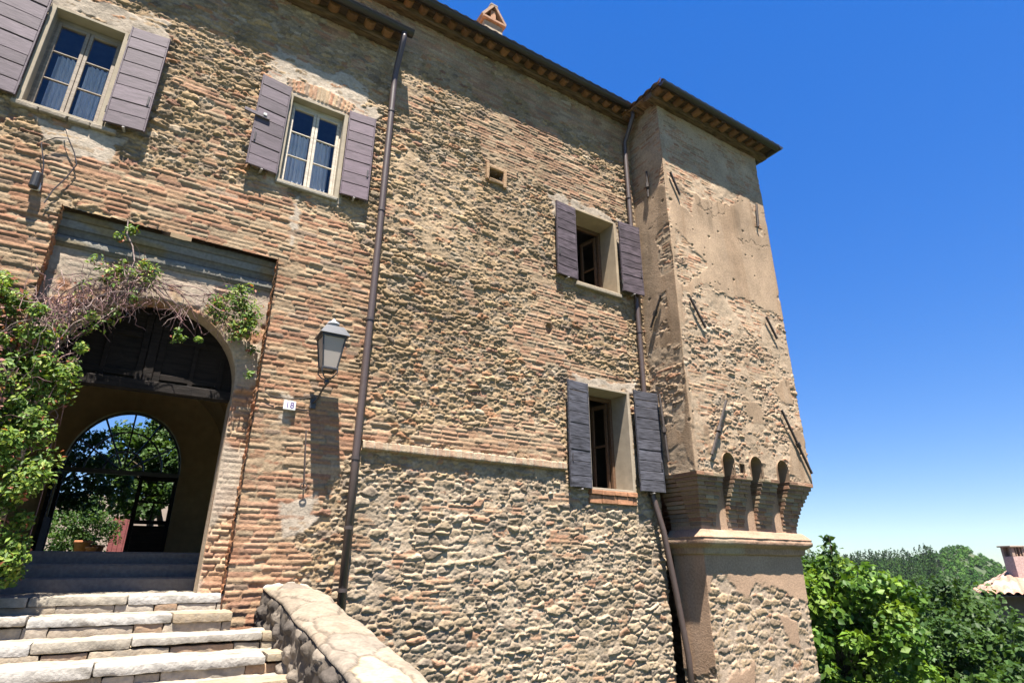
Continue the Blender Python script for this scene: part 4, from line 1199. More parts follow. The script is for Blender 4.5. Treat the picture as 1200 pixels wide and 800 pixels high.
# ------------------------------------------------------------------ things on the wall
lamp = empty("wall_lantern", (1.82, 7.98, 2.2), "black glass lantern on a scrolled bracket fixed to the brick beside the portal", "lantern")
lc = (1.82, 7.57)
BLK = (.03, .03, .033)
fr = MB()
zt, zb_, rt, rb_ = 2.86, 2.42, .15, .092
for sx in (-1, 1):
    for sy in (-1, 1):
        fr.tube([(lc[0] + sx * rt, lc[1] + sy * rt, zt), (lc[0] + sx * rb_, lc[1] + sy * rb_, zb_)], .012, 6, BLK)
for z, r_ in ((zt, rt), (zb_, rb_)):
    fr.box(lc[0] - r_ - .015, lc[0] + r_ + .015, lc[1] - r_ - .015, lc[1] - r_ + .012, z - .014, z + .014, BLK); fr.box(lc[0] - r_ - .015, lc[0] + r_ + .015, lc[1] + r_ - .012, lc[1] + r_ + .015, z - .014, z + .014, BLK)
    fr.box(lc[0] - r_ - .015, lc[0] - r_ + .012, lc[1] - r_ + .013, lc[1] + r_ - .013, z - .014, z + .014, BLK); fr.box(lc[0] + r_ - .012, lc[0] + r_ + .015, lc[1] - r_ + .013, lc[1] + r_ - .013, z - .014, z + .014, BLK)
fr.build("frame", M_METAL, lamp)
rf = MB()
V = []; lv = [(.195, zt + .015), (.185, zt + .04), (.13, zt + .13), (.12, zt + .15)]
for r_, z in lv: V += [(lc[0] - r_, lc[1] - r_, z), (lc[0] + r_, lc[1] - r_, z), (lc[0] + r_, lc[1] + r_, z), (lc[0] - r_, lc[1] + r_, z)]
Fq = [(k * 4 + i, k * 4 + (i + 1) % 4, k * 4 + 4 + (i + 1) % 4, k * 4 + 4 + i) for k in range(3) for i in range(4)] + [(3, 2, 1, 0), (12, 13, 14, 15)]
rf.add(V, Fq, (.045, .05, .06))
rf.lathe([(.055, .0), (.06, .05), (.085, .055), (.08, .08), (.03, .11), (.022, .13), (.0, .15)], (lc[0], lc[1], zt + .15), 14, (.3, .31, .33))
rf.build("lamp_roof", M_METAL, lamp)
gp = MB(); a_, b_ = rt - .004, rb_ - .004
c4 = lambda r_, z: [(lc[0] - r_, lc[1] - r_, z), (lc[0] + r_, lc[1] - r_, z), (lc[0] + r_, lc[1] + r_, z), (lc[0] - r_, lc[1] + r_, z)]
V = c4(b_, zb_) + c4(a_, zt); gp.add(V, [(i, (i + 1) % 4, 4 + (i + 1) % 4, 4 + i) for i in range(4)], (.6, .6, .6))
gp.build("glass", M_FROST, lamp)
br = MB()
for sx, sy in ((-1, -1), (1, -1), (1, 1), (-1, 1)):
    br.tube([(lc[0] + sx * .1, lc[1] + sy * .1, zb_), (lc[0] + sx * .1, lc[1] + sy * .1, zb_ - .05), (lc[0] + sx * .06, lc[1] + sy * .06, zb_ - .11), (lc[0], lc[1], zb_ - .14)], .009, 6, BLK)
br.lathe([(.02, 0), (.04, .02), (.03, .05), (.05, .07), (.0, .09)], (lc[0], lc[1], zb_ - .2), 10, BLK)
pts = [(lc[0], lc[1], zb_ - .14)]
for k in range(9):
    t = k / 8; pts.append((lc[0] - .05 * t, lc[1] + (7.97 - lc[1]) * t, zb_ - .2 - .16 * math.sin(t * math.pi * .5) + .02 * math.sin(t * 6)))
br.tube(pts, .014, 7, BLK); br.box(1.73, 1.81, 7.955, 7.985, 1.97, 2.13, BLK)
br.build("bracket", M_METAL, lamp)

mb = MB()
mb.tube([(1.14, 7.955, 2.11), (1.2, 7.95, 2.07), (1.3, 7.945, 2.05), (1.4, 7.945, 2.055), (1.48, 7.945, 2.055), (1.56, 7.945, 2.07), (1.68, 7.94, 2.1), (1.77, 7.945, 2.12)], .008, 5, (.05, .04, .035))
tag(mb.build("lamp_cable", M_METAL), "thin dark cable sagging across the brick from the arch to the lantern", "cable")
pl = empty("house_number_plate", (1.47, 7.94, 1.965), "small white house number plate on the brick below the lantern cable", "sign")
mb = MB(); mb.box(1.392, 1.548, 7.93, 7.955, 1.905, 2.025, (.62, .62, .63), .006); mb.build("plate", M_CERAM, pl)
cu = bpy.data.curves.new("digits", 'FONT'); cu.body = "18"; cu.size = .115; cu.align_x = 'CENTER'; cu.align_y = 'CENTER'; cu.extrude = .002
tmp = bpy.data.objects.new("digits_tmp", cu); COL.objects.link(tmp)
bpy.context.view_layer.update()
me = bpy.data.meshes.new_from_object(tmp.evaluated_get(bpy.context.evaluated_depsgraph_get()))
bpy.data.objects.remove(tmp)
me.transform(Matrix.Translation((1.47, 7.929, 1.965)) @ Matrix.Rotation(math.radians(90), 4, 'X'))
me.name = "digits"; me.materials.clear()
mt, n_, p_ = newmat("violet_enamel"); p_.inputs["Base Color"].default_value = (.12, .07, .2, 1); p_.inputs["Roughness"].default_value = .35
me.materials.append(mt)
dg = bpy.data.objects.new("digits", me); COL.objects.link(dg); dg.parent = pl; dg.matrix_parent_inverse = Matrix.Translation(-root_loc(pl))

mb = MB()
mb.tube([(1.72, 7.93, 1.66), (1.75, 7.925, 1.3), (1.78, 7.925, .98)], .01, 6, (.07, .05, .045))
mb.tube([(1.78 + .04 * math.sin(a), 7.925, .94 - .04 * math.cos(a) + .0) for a in np.linspace(math.pi, 3 * math.pi, 14)], .008, 6, (.07, .05, .045), cap=False)
tag(mb.build("iron_hook", M_IRON), "thin rusty iron rod ending in a ring hanging on the wall below the lantern", "iron rod")

sp = empty("spotlight", (-1.75, 7.98, 4.2), "small black cylindrical spotlight on the brick below the leftmost window", "spotlight")
mb = MB(); mb.lathe([(.045, -.1), (.05, -.09), (.05, .09), (.045, .1), (.0, .1)], (-1.75, 7.88, 4.23), 14, (.02, .02, .02)); mb.build("lamp_body", M_METAL, sp)
mb = MB(); mb.box(-1.80, -1.70, 7.935, 7.985, 4.15, 4.25, (.7, .7, .72), .008); mb.build("mount", M_CERAM, sp)
mb = MB()
mb.tube([(-1.70, 7.945, 4.22), (-1.74, 7.94, 4.5), (-1.83, 7.935, 4.78), (-1.72, 7.93, 4.9), (-1.6, 7.93, 4.95), (-1.66, 7.94, 5.08)], .008, 5, (.03, .025, .025))
mb.tube([(-1.6, 7.93, 4.95), (-1.5, 7.94, 4.78), (-1.44, 7.94, 4.62), (-1.5, 7.945, 4.4), (-1.58, 7.945, 4.2), (-1.62, 7.945, 4.0)], .008, 5, (.03, .025, .025))
tag(mb.build("loose_cable", M_METAL), "loose kinked black wires strung below the leftmost window", "cable")

# ------------------------------------------------------------------ stone steps and parapet
steps = empty("stone_steps", (0, 6.5, -1.5), "worn white stone steps with brick risers leading up to the portal", "steps")
WH = [(.60, .565, .51), (.55, .50, .43), (.63, .60, .55), (.52, .46, .37)]
edges = [(7.98, -.315), (7.5, -.472), (7.0, -.65), (6.5, -.788), (6.0, -.95), (5.5, -1.11), (5.0, -1.27), (4.5, -1.43)]
def rough_block(x0, x1, y0, y1, z0, z1, col, r, amp=.012, rad=.03, sd_=0):
    """rounded worn block: dense grid box displaced by noise"""
    Vs, Fs, Cs = [], [], []; off = 0
    c = np.array([(x0 + x1) / 2, (y0 + y1) / 2, (z0 + z1) / 2]); hh = np.array([x1 - x0, y1 - y0, z1 - z0]) / 2
    stp = .02
    for ax, sg in ((2, 1), (1, -1), (0, -1), (0, 1), (2, -1)):
        o1, o2 = [a for a in range(3) if a != ax]
        n1 = max(2, int(2 * hh[o1] / stp)); n2 = max(2, int(2 * hh[o2] / stp))
        A, B = np.meshgrid(np.linspace(-1, 1, n1), np.linspace(-1, 1, n2))
        P = np.zeros((A.size, 3)); P[:, ax] = sg * hh[ax]; P[:, o1] = A.ravel() * hh[o1]; P[:, o2] = B.ravel() * hh[o2]
        inner = np.clip(P, -(hh - rad), hh - rad); dv = P - inner; l = np.linalg.norm(dv, axis=1)[:, None] + 1e-9
        nrm = dv / l; P = inner + nrm * np.minimum(l, rad)
        W = P + c
        nn = (fbm(W[:, 0] * 5 + W[:, 2] * 9, W[:, 1] * 5 + W[:, 2] * 7, 900 + sd_, 4) - .5) * 2 * amp + (fbm(W[:, 0] * 20 + W[:, 2] * 23, W[:, 1] * 20 - W[:, 2] * 17, 901 + sd_, 3) - .5) * amp
        P = W + nrm * nn[:, None]
        f = grid_faces(n2, n1)
        flip = {2: sg < 0, 1: sg > 0, 0: sg < 0}[ax]
        Vs.append(P); Fs.append((f[:, ::-1] if flip else f) + off); off += len(P)
        k = .78 + .44 * fbm(W[:, 0] * 3 + W[:, 2] * 5, W[:, 1] * 3, 902 + sd_, 4)
        cc = np.array(col) * k[:, None]
        o = sstep(.6, .75, fbm(W[:, 0] * 6 + W[:, 2] * 9, W[:, 1] * 6 + W[:, 2] * 4, 903 + sd_, 4))
        g2 = sstep(.52, .62, fbm(W[:, 0] * 24 + W[:, 2] * 31, W[:, 1] * 24 + W[:, 2] * 19, 904 + sd_, 4))
        Cs.append(mixc(mixc(cc, np.array([.30, .27, .22]), o * .7), np.array([.33, .30, .26]), g2 * .35))
    return np.concatenate(Vs), np.concatenate(Fs), np.concatenate(Cs)
class Cat:
    def __init__(s): s.V, s.F, s.C, s.n = [], [], [], 0
    def add(s, V, Fq, C): s.V.append(V); s.F.append(Fq + s.n); s.C.append(C); s.n += len(V)
    def build(s, name, mat, parent): return mesh_obj(name, np.concatenate(s.V), np.concatenate(s.F), mat, parent, np.concatenate(s.C), True)
for k, (ye, ze) in enumerate(edges):
    r = np.random.default_rng(100 + k); ct = Cat()
    xl = -3.4 - .1 * k; xr = 1.07 if k == 0 else (1.12 if k == 1 else 1.72)
    yback = ye + .58 if k else 9.4
    x = xl
    while x < xr - .05:
        L = r.uniform(.6, 1.5); e = min(x + L, xr)
        if xr - e < .2: e = xr
        th = r.uniform(.07, .105); dz = r.uniform(-.014, .010); dy = r.uniform(-.03, .025)
        col_ = np.array(WH[r.integers(0, 4)]) * r.uniform(.9, 1.06)
        if e == xr and k >= 1: col_ = np.array((.44, .35, .24))
        ct.add(*rough_block(x + .002, e - .002, ye + dy, ye + .3, ze - th + dz, ze + dz, col_, r, .011, .018, k * 20 + int(x * 3)))
        x = e
    # tread behind the nosing
    ct.add(*rough_block(xl, xr if k else 1.3, ye + .28, yback, ze - .09, ze - .008, np.array((.50, .43, .34)), r, .014, .012, 50 + k))
    # riser of brick and rubble
    x = xl
    z2 = ze - .10; z1_ = (edges[k + 1][1] if k + 1 < len(edges) else ze - .17) - .03
    while x < xr:
        L = r.uniform(.18, .75); e = min(x + L, xr)
        pc_ = [(.46, .31, .20), (.50, .41, .31), (.46, .38, .28), (.52, .44, .35), (.54, .47, .38), (.5, .43, .33)][r.integers(0, 6)]
        ct.add(*rough_block(x + .001, e - .001, ye + .03 + r.uniform(-.015, .015), ye + .3, z1_, z2 + r.uniform(-.002, .014), np.array(pc_) * r.uniform(.85, 1.1), r, .012, .016, 70 + k + int(x * 5)))
        x = e
    ct.build("step", M_STEP, steps)
# brick pier foot under the recess edge, masonry under the steps' right end
fn = MB()
fn.box(-3.6, 1.5, 4.7, 8.1, -2.4, -1.62, (.4, .34, .27)); fn.build("footing", M_MASON, steps)

# parapet wall running down beside the steps
par = empty("parapet_wall", (1.75, 6, -1), "low sloping rubble parapet wall with stone capping beside the steps", "wall")
yy = axis([2.2, 8.03], .0175)
ztop_l = lambda y: np.interp(y, [2.2, 4.64, 5.88, 7.0, 8.03], [-1.20, -.76, -.54, -.37, -.245])
wl = .55
cs = []       # cross-section: up the left face, over the top, down the right face
sec_l = axis([0, 1.0], .0175); sec_t = axis([0, wl], .0175); sec_r = axis([0, 1.0], .03)
nL, nT, nR = len(sec_l), len(sec_t), len(sec_r)
YY = np.repeat(yy, nL + nT + nR); nS = nL + nT + nR
tl = np.tile(np.r_[sec_l, sec_t, sec_r], len(yy)); kind = np.tile(np.r_[np.zeros(nL), np.ones(nT), np.full(nR, 2)], len(yy))
zt_ = ztop_l(YY) + .05 * (fbm(YY * 1.3, YY * 0, 950, 3) - .5)
botl = -2.2; botr = -3.2
X_ = np.where(kind == 0, 1.49, np.where(kind == 1, 1.49 + tl, 1.49 + wl)) + np.where(kind < 2, .05, 0) * (fbm(YY * 1.1, 0 * YY, 951, 3) - .5) * 2
Z_ = np.where(kind == 0, botl + (zt_ - botl) * tl, np.where(kind == 1, zt_ + .02 * np.sin(np.pi * tl / wl), zt_ + (botr - zt_) * tl))
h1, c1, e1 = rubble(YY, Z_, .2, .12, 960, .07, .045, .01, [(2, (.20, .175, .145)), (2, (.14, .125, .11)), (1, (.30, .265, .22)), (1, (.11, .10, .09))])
ht, ctp, e2 = rubble(YY, X_, .62, .40, 970, .022, .03, .012, [(2, (.36, .31, .245)), (2, (.31, .27, .215)), (1, (.40, .34, .25)), (1, (.27, .24, .20))], 1.8)
ctp = ctp * np.where(e2 < .016, .6, 1.0)[:, None]
ctp = ctp * (.7 + .6 * fbm(YY * 9, X_ * 9, 974, 5))[:, None]
hl = np.maximum(h1, .02 + .04 * (fbm(YY * 6, Z_ * 6, 961, 4) - .5)); htp = np.maximum(ht, .002 + .012 * (fbm(YY * 7, X_ * 7, 971, 4) - .5)) + .03 * (fbm(YY * 3.5, X_ * 3.5, 972, 5) - .5)
c1 = weather(YY, Z_, c1, 962, .5); ctp = weather(YY, X_, ctp, 973, .3)
ctp = mixc(ctp, np.array([.62, .58, .52]), sstep(7.93, 7.97, YY) * .9)
# rounded shoulders
rnd = np.where(kind == 1, .02 * (1 - np.sqrt(np.clip(1 - np.clip(1 - np.minimum(tl, wl - tl) / .04, 0, 1) ** 2, 0, 1))), 0)
fade = np.where(kind == 0, sstep(1.0, .93, tl), np.where(kind == 1, sstep(0, .05, np.minimum(tl, wl - tl)), sstep(0, .05, tl)))
X_ = X_ + np.where(kind == 0, -hl * fade + .02, np.where(kind == 2, (hl * .6) * fade, 0))
Z_ = Z_ + np.where(kind == 1, htp * fade - rnd, np.where((kind == 0) & (tl > .999), -.05, np.where((kind == 2) & (tl < .001), -.05, 0)))
C_ = np.where((kind == 1)[:, None], ctp, c1)
mesh_obj("parapet_wall_body", np.stack([X_, YY, Z_], -1), grid_faces(len(yy), nS)[:, ::-1], M_MASON, par, C_, True).name = "masonry"

# ------------------------------------------------------------------ foliage tools
def leaves(cen, nrm, size, rngl, cols, asp=.5, fold=.25, name="foliage", parent=None, droop=.0):
    n = len(cen)
    nrm = nrm / (np.linalg.norm(nrm, axis=1)[:, None] + 1e-9)
    a = rngl.normal(size=(n, 3)); a[:, 2] -= droop
    t = a - (a * nrm).sum(1)[:, None] * nrm; t /= np.linalg.norm(t, axis=1)[:, None] + 1e-9
    b = np.cross(nrm, t)
    L = (size * rngl.uniform(.45, 1.4, n))[:, None]
    base = cen - t * L * .5; tip = cen + t * L * .5 - nrm * L * .12
    l = cen + b * L * asp * .5 + nrm * L * fold * .4; r = cen - b * L * asp * .5 + nrm * L * fold * .4
    V = np.stack([base, r, tip, l], 1).reshape(-1, 3)
    i = np.arange(n) * 4
    Fq = np.stack([np.stack([i, i + 1, i + 2], -1), np.stack([i, i + 2, i + 3], -1)], 1).reshape(-1, 3)
    return mesh_obj(name, V, Fq, M_LEAF, parent, np.repeat(cols, 4, axis=0))

def crown(center, radii, nclump, per, rc, rngl, flat=.7, low=-.8):
    c = []
    while len(c) < nclump:
        p = rngl.uniform(-1, 1, 3)
        l = np.linalg.norm(p)
        if l < 1 and l > .45 * rngl.random() and p[2] > low: c.append(p)
    c = np.array(c) * np.array(radii) + np.array(center)
    cr = rc * rngl.uniform(.55, 1.35, nclump)
    k = np.repeat(np.arange(nclump), per)
    d = rngl.normal(size=(len(k), 3)); d /= np.linalg.norm(d, axis=1)[:, None]
    rad = rngl.random(len(k)) ** .4
    pos = c[k] + d * (cr[k] * rad)[:, None] * np.array([1, 1, flat])
    nr = d * .7 + np.array([0, 0, .55]) + rngl.normal(size=d.shape) * .55
    return c, pos, nr, k

def leafcols(n, k, nclump, pal, rngl):
    base = np.array([pal[i] for i in rngl.integers(0, len(pal), nclump)])[k]
    alt = np.array([pal[i] for i in rngl.integers(0, len(pal), n)])
    return (base * .6 + alt * .4) * rngl.uniform(.7, 1.3, n)[:, None]

BARK = (.10, .075, .05)
def tree(name, label, base, center, radii, nclump, per, rc, size, pal, seed, group=None, twigs=True):
    rg = np.random.default_rng(seed)
    t = empty(name, base, label, "tree", group)
    c, pos, nr, k = crown(center, radii, nclump, per, rc, rg)
    leaves(pos, nr, size, rg, leafcols(len(pos), k, nclump, pal, rg), .75, .2, "crown", t, .4)
    mb = MB(); b = np.array(base); top = np.array(center)
    pts = [b + (top - b) * s + np.array([math.sin(s * 5 + seed), math.cos(s * 4 + seed), 0]) * .12 * s for s in np.linspace(0, 1, 8)]
    hgt = top[2] - b[2]
    mb.tube(pts, .028 * hgt + .04, 9, BARK, taper=.35)
    for q in c[rg.permutation(len(c))[:26]]:
        s = rg.uniform(.45, .95); p0 = b + (top - b) * s
        mid = (p0 + q) / 2 + rg.normal(size=3) * .15 + np.array([0, 0, .1])
        mb.tube([p0, mid, q], .012 * hgt * .6 + .012, 6, BARK, taper=.3)
    mb.build("trunk", M_OLDW, t)
    return t, c

# ------------------------------------------------------------------ trees to the right
BR = [(.085, .175, .022), (.14, .24, .028), (.055, .125, .02), (.19, .28, .04), (.05, .11, .02)]
DKG = [(.035, .075, .018), (.05, .10, .022), (.028, .06, .016), (.065, .12, .028)]
MID = [(.055, .11, .022), (.075, .14, .028), (.04, .085, .02)]
gz = lambda x, y: float(ground_z(np.array([x], float), np.array([y], float))[0]) - .1
tr, c0 = tree("leafy_tree", "bright green broad-leaved tree crowding against the tower's right side", (14.3, 8.9, gz(14.3, 8.9)), (14.2, 8.5, -2.0), (1.75, 1.7, 2.1), 100, 150, .46, .155, BR, 11, "trees below the tower")
rg = np.random.default_rng(12)   # wispy shoot at its top
tree("leafy_tree", "dark green bushy tree between the bright tree and the tiled house", (23.3, 10.9, gz(23.3, 10.9)), (22.6, 10.6, -3.4), (3.0, 2.6, 3.1), 150, 190, .7, .165, DKG, 13, "trees below the tower")
tree("leafy_tree", "dark green tree reaching the right edge below the tiled house", (25.4, 9.0, gz(25.4, 9.0)), (25.2, 8.8, -4.6), (2.8, 2.6, 2.9), 130, 180, .7, .165, DKG + MID, 14, "trees below the tower")
tree("leafy_tree", "mid green tree in front of the dark bushy tree, right of the bright tree", (18.6, 8.2, gz(18.6, 8.2)), (18.6, 8.0, -3.5), (2.1, 1.9, 2.3), 110, 160, .52, .155, MID, 15, "trees below the tower")
tree("leafy_tree", "dark tree mostly hidden behind the bright tree beside the tower", (21.5, 13.6, gz(21.5, 13.6)), (21.3, 13.4, -2.2), (2.6, 2.4, 2.6), 120, 150, .6, .165, DKG, 16, "trees below the tower")
sh = empty("sapling", (14.0, 8.9, -3.2), "thin leafy shoot rising above the bright tree beside the tower", "tree")
mb = MB(); mb.tube([(14.0, 8.9, gz(14.0, 8.9)), (13.7, 8.4, -1.5), (13.55, 8.1, .0), (13.5, 8.05, .62)], .045, 7, BARK, taper=.2); mb.build("trunk", M_OLDW, sh)
rs = np.random.default_rng(19); zz_ = rs.uniform(-.9, .68, 210); ps = np.stack([13.55 + rs.normal(size=210) * .2 * (1.05 - (zz_ + .9) / 2.2), 8.12 + rs.normal(size=210) * .2 * (1.05 - (zz_ + .9) / 2.2), zz_], -1)
leaves(ps, rs.normal(size=(210, 3)) + np.array([0, 0, .6]), .15, rs, np.array([MID[i] for i in rs.integers(0, 3, 210)]) * rs.uniform(.7, 1.3, 210)[:, None], .7, .2, "crown", sh)

# ------------------------------------------------------------------ tiled house at the right edge
house = empty("tiled_house", (36.2, 11.3, -9), "small house with terracotta hip roof and pinkish chimney at the right edge", "house")
hx, hy = 36.2, 11.3           # centre
ang = math.radians(-66); Rm = Matrix.Translation((hx, hy, 0)) @ Matrix.Rotation(ang, 4, 'Z')
mb = MB(); mb.box(-2.3, 2.3, -1.9, 1.9, -9, -1.22, (.24, .18, .14), .01, Rm); mb.build("wall", M_PLAST, house)
def hippart(pa, pb, pc, pd):
    uu = np.linspace(0, 1, 150); vv = np.linspace(0, 1, 28); UU, VV = np.meshgrid(uu, vv)
    A, B, C2, D2 = [np.array(p, float) for p in (pa, pb, pc, pd)]
    P = (A * (1 - UU)[..., None] + B * UU[..., None]) * (1 - VV)[..., None] + (D2 * (1 - UU)[..., None] + C2 * UU[..., None]) * VV[..., None]
    along = (B - A) / np.linalg.norm(B - A); s = (P - A) @ along
    P[..., 2] += .11 * np.abs(np.sin(s * np.pi / .3)) + .03 * ((VV * 7) % 1 < .5)
    c = pick(hsh(np.floor(s / .3), np.floor(VV * 7), 821).ravel(), [(2, (.52, .30, .22)), (2, (.58, .40, .32)), (1, (.42, .25, .19)), (1.5, (.62, .48, .40))])
    P = P.reshape(-1, 3); P = np.array([tuple(Rm @ Vector(p)) for p in P])
    return P, grid_faces(28, 150), c
e_ = 3.0; f_ = 2.6; zb2, zt2 = -1.15, -.05
ps_ = [hippart((-e_, -f_, zb2), (e_, -f_, zb2), (1.2, 0, zt2), (-1.2, 0, zt2)), hippart((-e_, f_, zb2), (-e_, -f_, zb2), (-1.2, 0, zt2), (-1.2, 0, zt2)),
       hippart((e_, f_, zb2), (-e_, f_, zb2), (-1.2, 0, zt2), (1.2, 0, zt2)), hippart((e_, -f_, zb2), (e_, f_, zb2), (1.2, 0, zt2), (1.2, 0, zt2))]
ct = Cat()
for q in ps_: ct.add(*q)
hroof = ct.build("roof", M_TERRA, house)
mb = MB(); mb.box(-e_ + .05, e_ - .05, -f_ + .05, f_ - .05, zb2 - .07, zb2 - .01, (.13, .09, .07), .004, Rm); mb.build("eave", M_OLDW, house)
cm = MB(); ccx, ccy = -1.25, -.75
Rc = Rm @ Matrix.Translation((ccx, ccy, 0)) @ Matrix.Rotation(math.radians(34), 4, 'Z') @ Matrix.Translation((-ccx, -ccy, 0))
cm.box(ccx - .31, ccx + .31, ccy - .31, ccy + .31, -.95, .46, (.60, .42, .38), .01, Rc)
for sx in (-1, 1):
    for sy in (-1, 1): cm.box(ccx + sx * .24 - .07, ccx + sx * .24 + .07, ccy + sy * .24 - .07, ccy + sy * .24 + .07, .462, .86, (.45, .32, .25), .006, Rc)
    cm.box(ccx + sx * .08 - .03, ccx + sx * .08 + .03, ccy - .29, ccy + .29, .462, .86, (.42, .28, .2), .006, Rc)
cm.box(ccx - .40, ccx + .40, ccy - .40, ccy + .40, .862, .93, (.42, .34, .28), .012, Rc)
cm.build("chimney", M_TERRA, hroof)

# ------------------------------------------------------------------ wooded hillside
rg = np.random.default_rng(50)
NT = 5200
az = np.radians(rg.uniform(47, 80, NT)); rr = np.sqrt(rg.uniform(120 ** 2, 372 ** 2, NT))
tx, ty = rr * np.sin(az), rr * np.cos(az)
dens = fbm(tx * .012, ty * .012, 51, 3)
azd = np.degrees(az)
ok = (dens > .36) | (rr < 200)
tx, ty, rr, azd = tx[ok], ty[ok], rr[ok], azd[ok]
NT = len(tx); tz = ground_z(tx, ty)
conif = (rg.random(NT) < .45) & (azd < 66.5)
hh = np.where(conif, rg.uniform(4, 9.5, NT), rg.uniform(3, 5.5, NT)) * np.where(azd > 66.2, .45, 1)
ww = np.where(conif, hh * .26, hh * .5)
per = 80
k = np.repeat(np.arange(NT), per)
d = rg.normal(size=(len(k), 3)); d /= np.linalg.norm(d, axis=1)[:, None]
tt = rg.random(len(k))
wz = np.where(conif[k], (1 - tt) * 1.15 + .08, np.sqrt(np.clip(1 - (2 * tt - .9) ** 2, .05, 1)))
pos = np.stack([tx[k] + d[:, 0] * ww[k] * wz, ty[k] + d[:, 1] * ww[k] * wz, tz[k] + hh[k] * (.08 + .95 * tt)], -1)
pal = np.array([(.035, .07, .025), (.05, .09, .03), (.07, .11, .04), (.045, .075, .035)])
c_ = pal[rg.integers(0, 4, NT)][k] * rg.uniform(.75, 1.25, len(k))[:, None]
c_ = np.where(conif[k][:, None], c_ * .55, c_ * np.where(azd[k] > 66.2, 1.45, 1.0)[:, None])
M_FAR = leafmat("far_leaf", .9, .2); M_FAR.node_tree.nodes["Principled BSDF"].inputs["Specular IOR Level"].default_value = .05
Lf = leaves(pos, d + np.array([0, 0, .6]), .62, rg, c_ * np.array([.78, 1.0, .55]), .8, .2, "hillside_wood", None)
Lf.data.materials[0] = M_FAR
tag(Lf, "dark mixed wood of conifers and broadleaves covering the far hillside", "wood", kind="stuff")

# ------------------------------------------------------------------ garden behind the hall
gw = MB()
gw.box(-6, 5, 22.6, 23.0, 0, 2.0, (.52, .42, .36), .02)
o = gw.build("garden_wall", M_PLAST); tag(o, "pale rendered garden wall seen through the back door", "wall")
gd = MB(); gd.box(-.52, .02, 22.53, 22.598, .1, 1.35, (.25, .075, .075), .01); 
for k in range(4): gd.box(-.5 + k * .13, -.39 + k * .13, 22.51, 22.529, .14, 1.3, (.27, .08, .08), .004)
tag(gd.build("garden_gate", M_WOOD), "maroon plank gate in the garden wall seen through the back door", "gate")
for i, (x, y, s_) in enumerate(((-.93, 18.3, 1.15), (-.62, 18.5, .9), (-.72, 18.0, .75))):
    mb = MB(); z = float(ground_z(np.array([x]), np.array([y]))[0])
    mb.lathe([(.0, 0), (.11 * s_, 0), (.15 * s_, .3 * s_), (.175 * s_, .3 * s_), (.175 * s_, .36 * s_), (.15 * s_, .36 * s_), (.14 * s_, .3 * s_), (.0, .3 * s_)], (x, y, z), 18, (.48, .2, .1))
    o = mb.build("terracotta_pot", M_TERRA, None, True)
    tag(o, ["largest terracotta pot, left of the two others in the garden", "terracotta pot at the rear right of the garden pots", "smallest terracotta pot, nearest of the garden pots"][i], "pot", "terracotta pots in the garden")
gt = [(.06, .12, .03), (.09, .16, .035), (.04, .09, .022)]
hd = empty("hedge_bush", (-1.5, 18.6, .1), "round green bush beside the terracotta pots in the garden", "bush", "bushes in the garden")
c, pos, nr, k = crown((-1.5, 18.9, .8), (.75, .9, .85), 40, 90, .28, rg); leaves(pos, nr, .085, rg, leafcols(len(pos), k, 40, gt, rg), .6, .2, "foliage", hd)
hd2 = empty("hedge_bush", (-.5, 20.8, .1), "loose green bush in front of the maroon gate", "bush", "bushes in the garden")
c, pos, nr, k = crown((-1.0, 21.2, 1.0), (.7, .7, .95), 40, 80, .3, rg); leaves(pos, nr, .09, rg, leafcols(len(pos), k, 40, gt, rg), .6, .2, "foliage", hd2)
tree("garden_tree", "shaded tree hanging over the left of the back door in the garden", (-2.2, 15.3, .1), (-1.3, 15.2, 1.75), (1.15, .8, .85), 60, 90, .28, .10, DKG, 71, "trees in the garden")
tree("garden_tree", "shaded tree filling the right of the fanlight in the garden", (1.0, 17.8, .1), (.15, 17.6, 2.2), (1.2, .8, 1.35), 90, 110, .30, .11, MID + DKG, 72, "trees in the garden")
tree("garden_tree", "taller garden tree standing behind the shaded pair", (.6, 19.5, .1), (.15, 19.6, 2.7), (1.0, .9, .9), 40, 60, .35, .12, MID, 73, "trees in the garden")

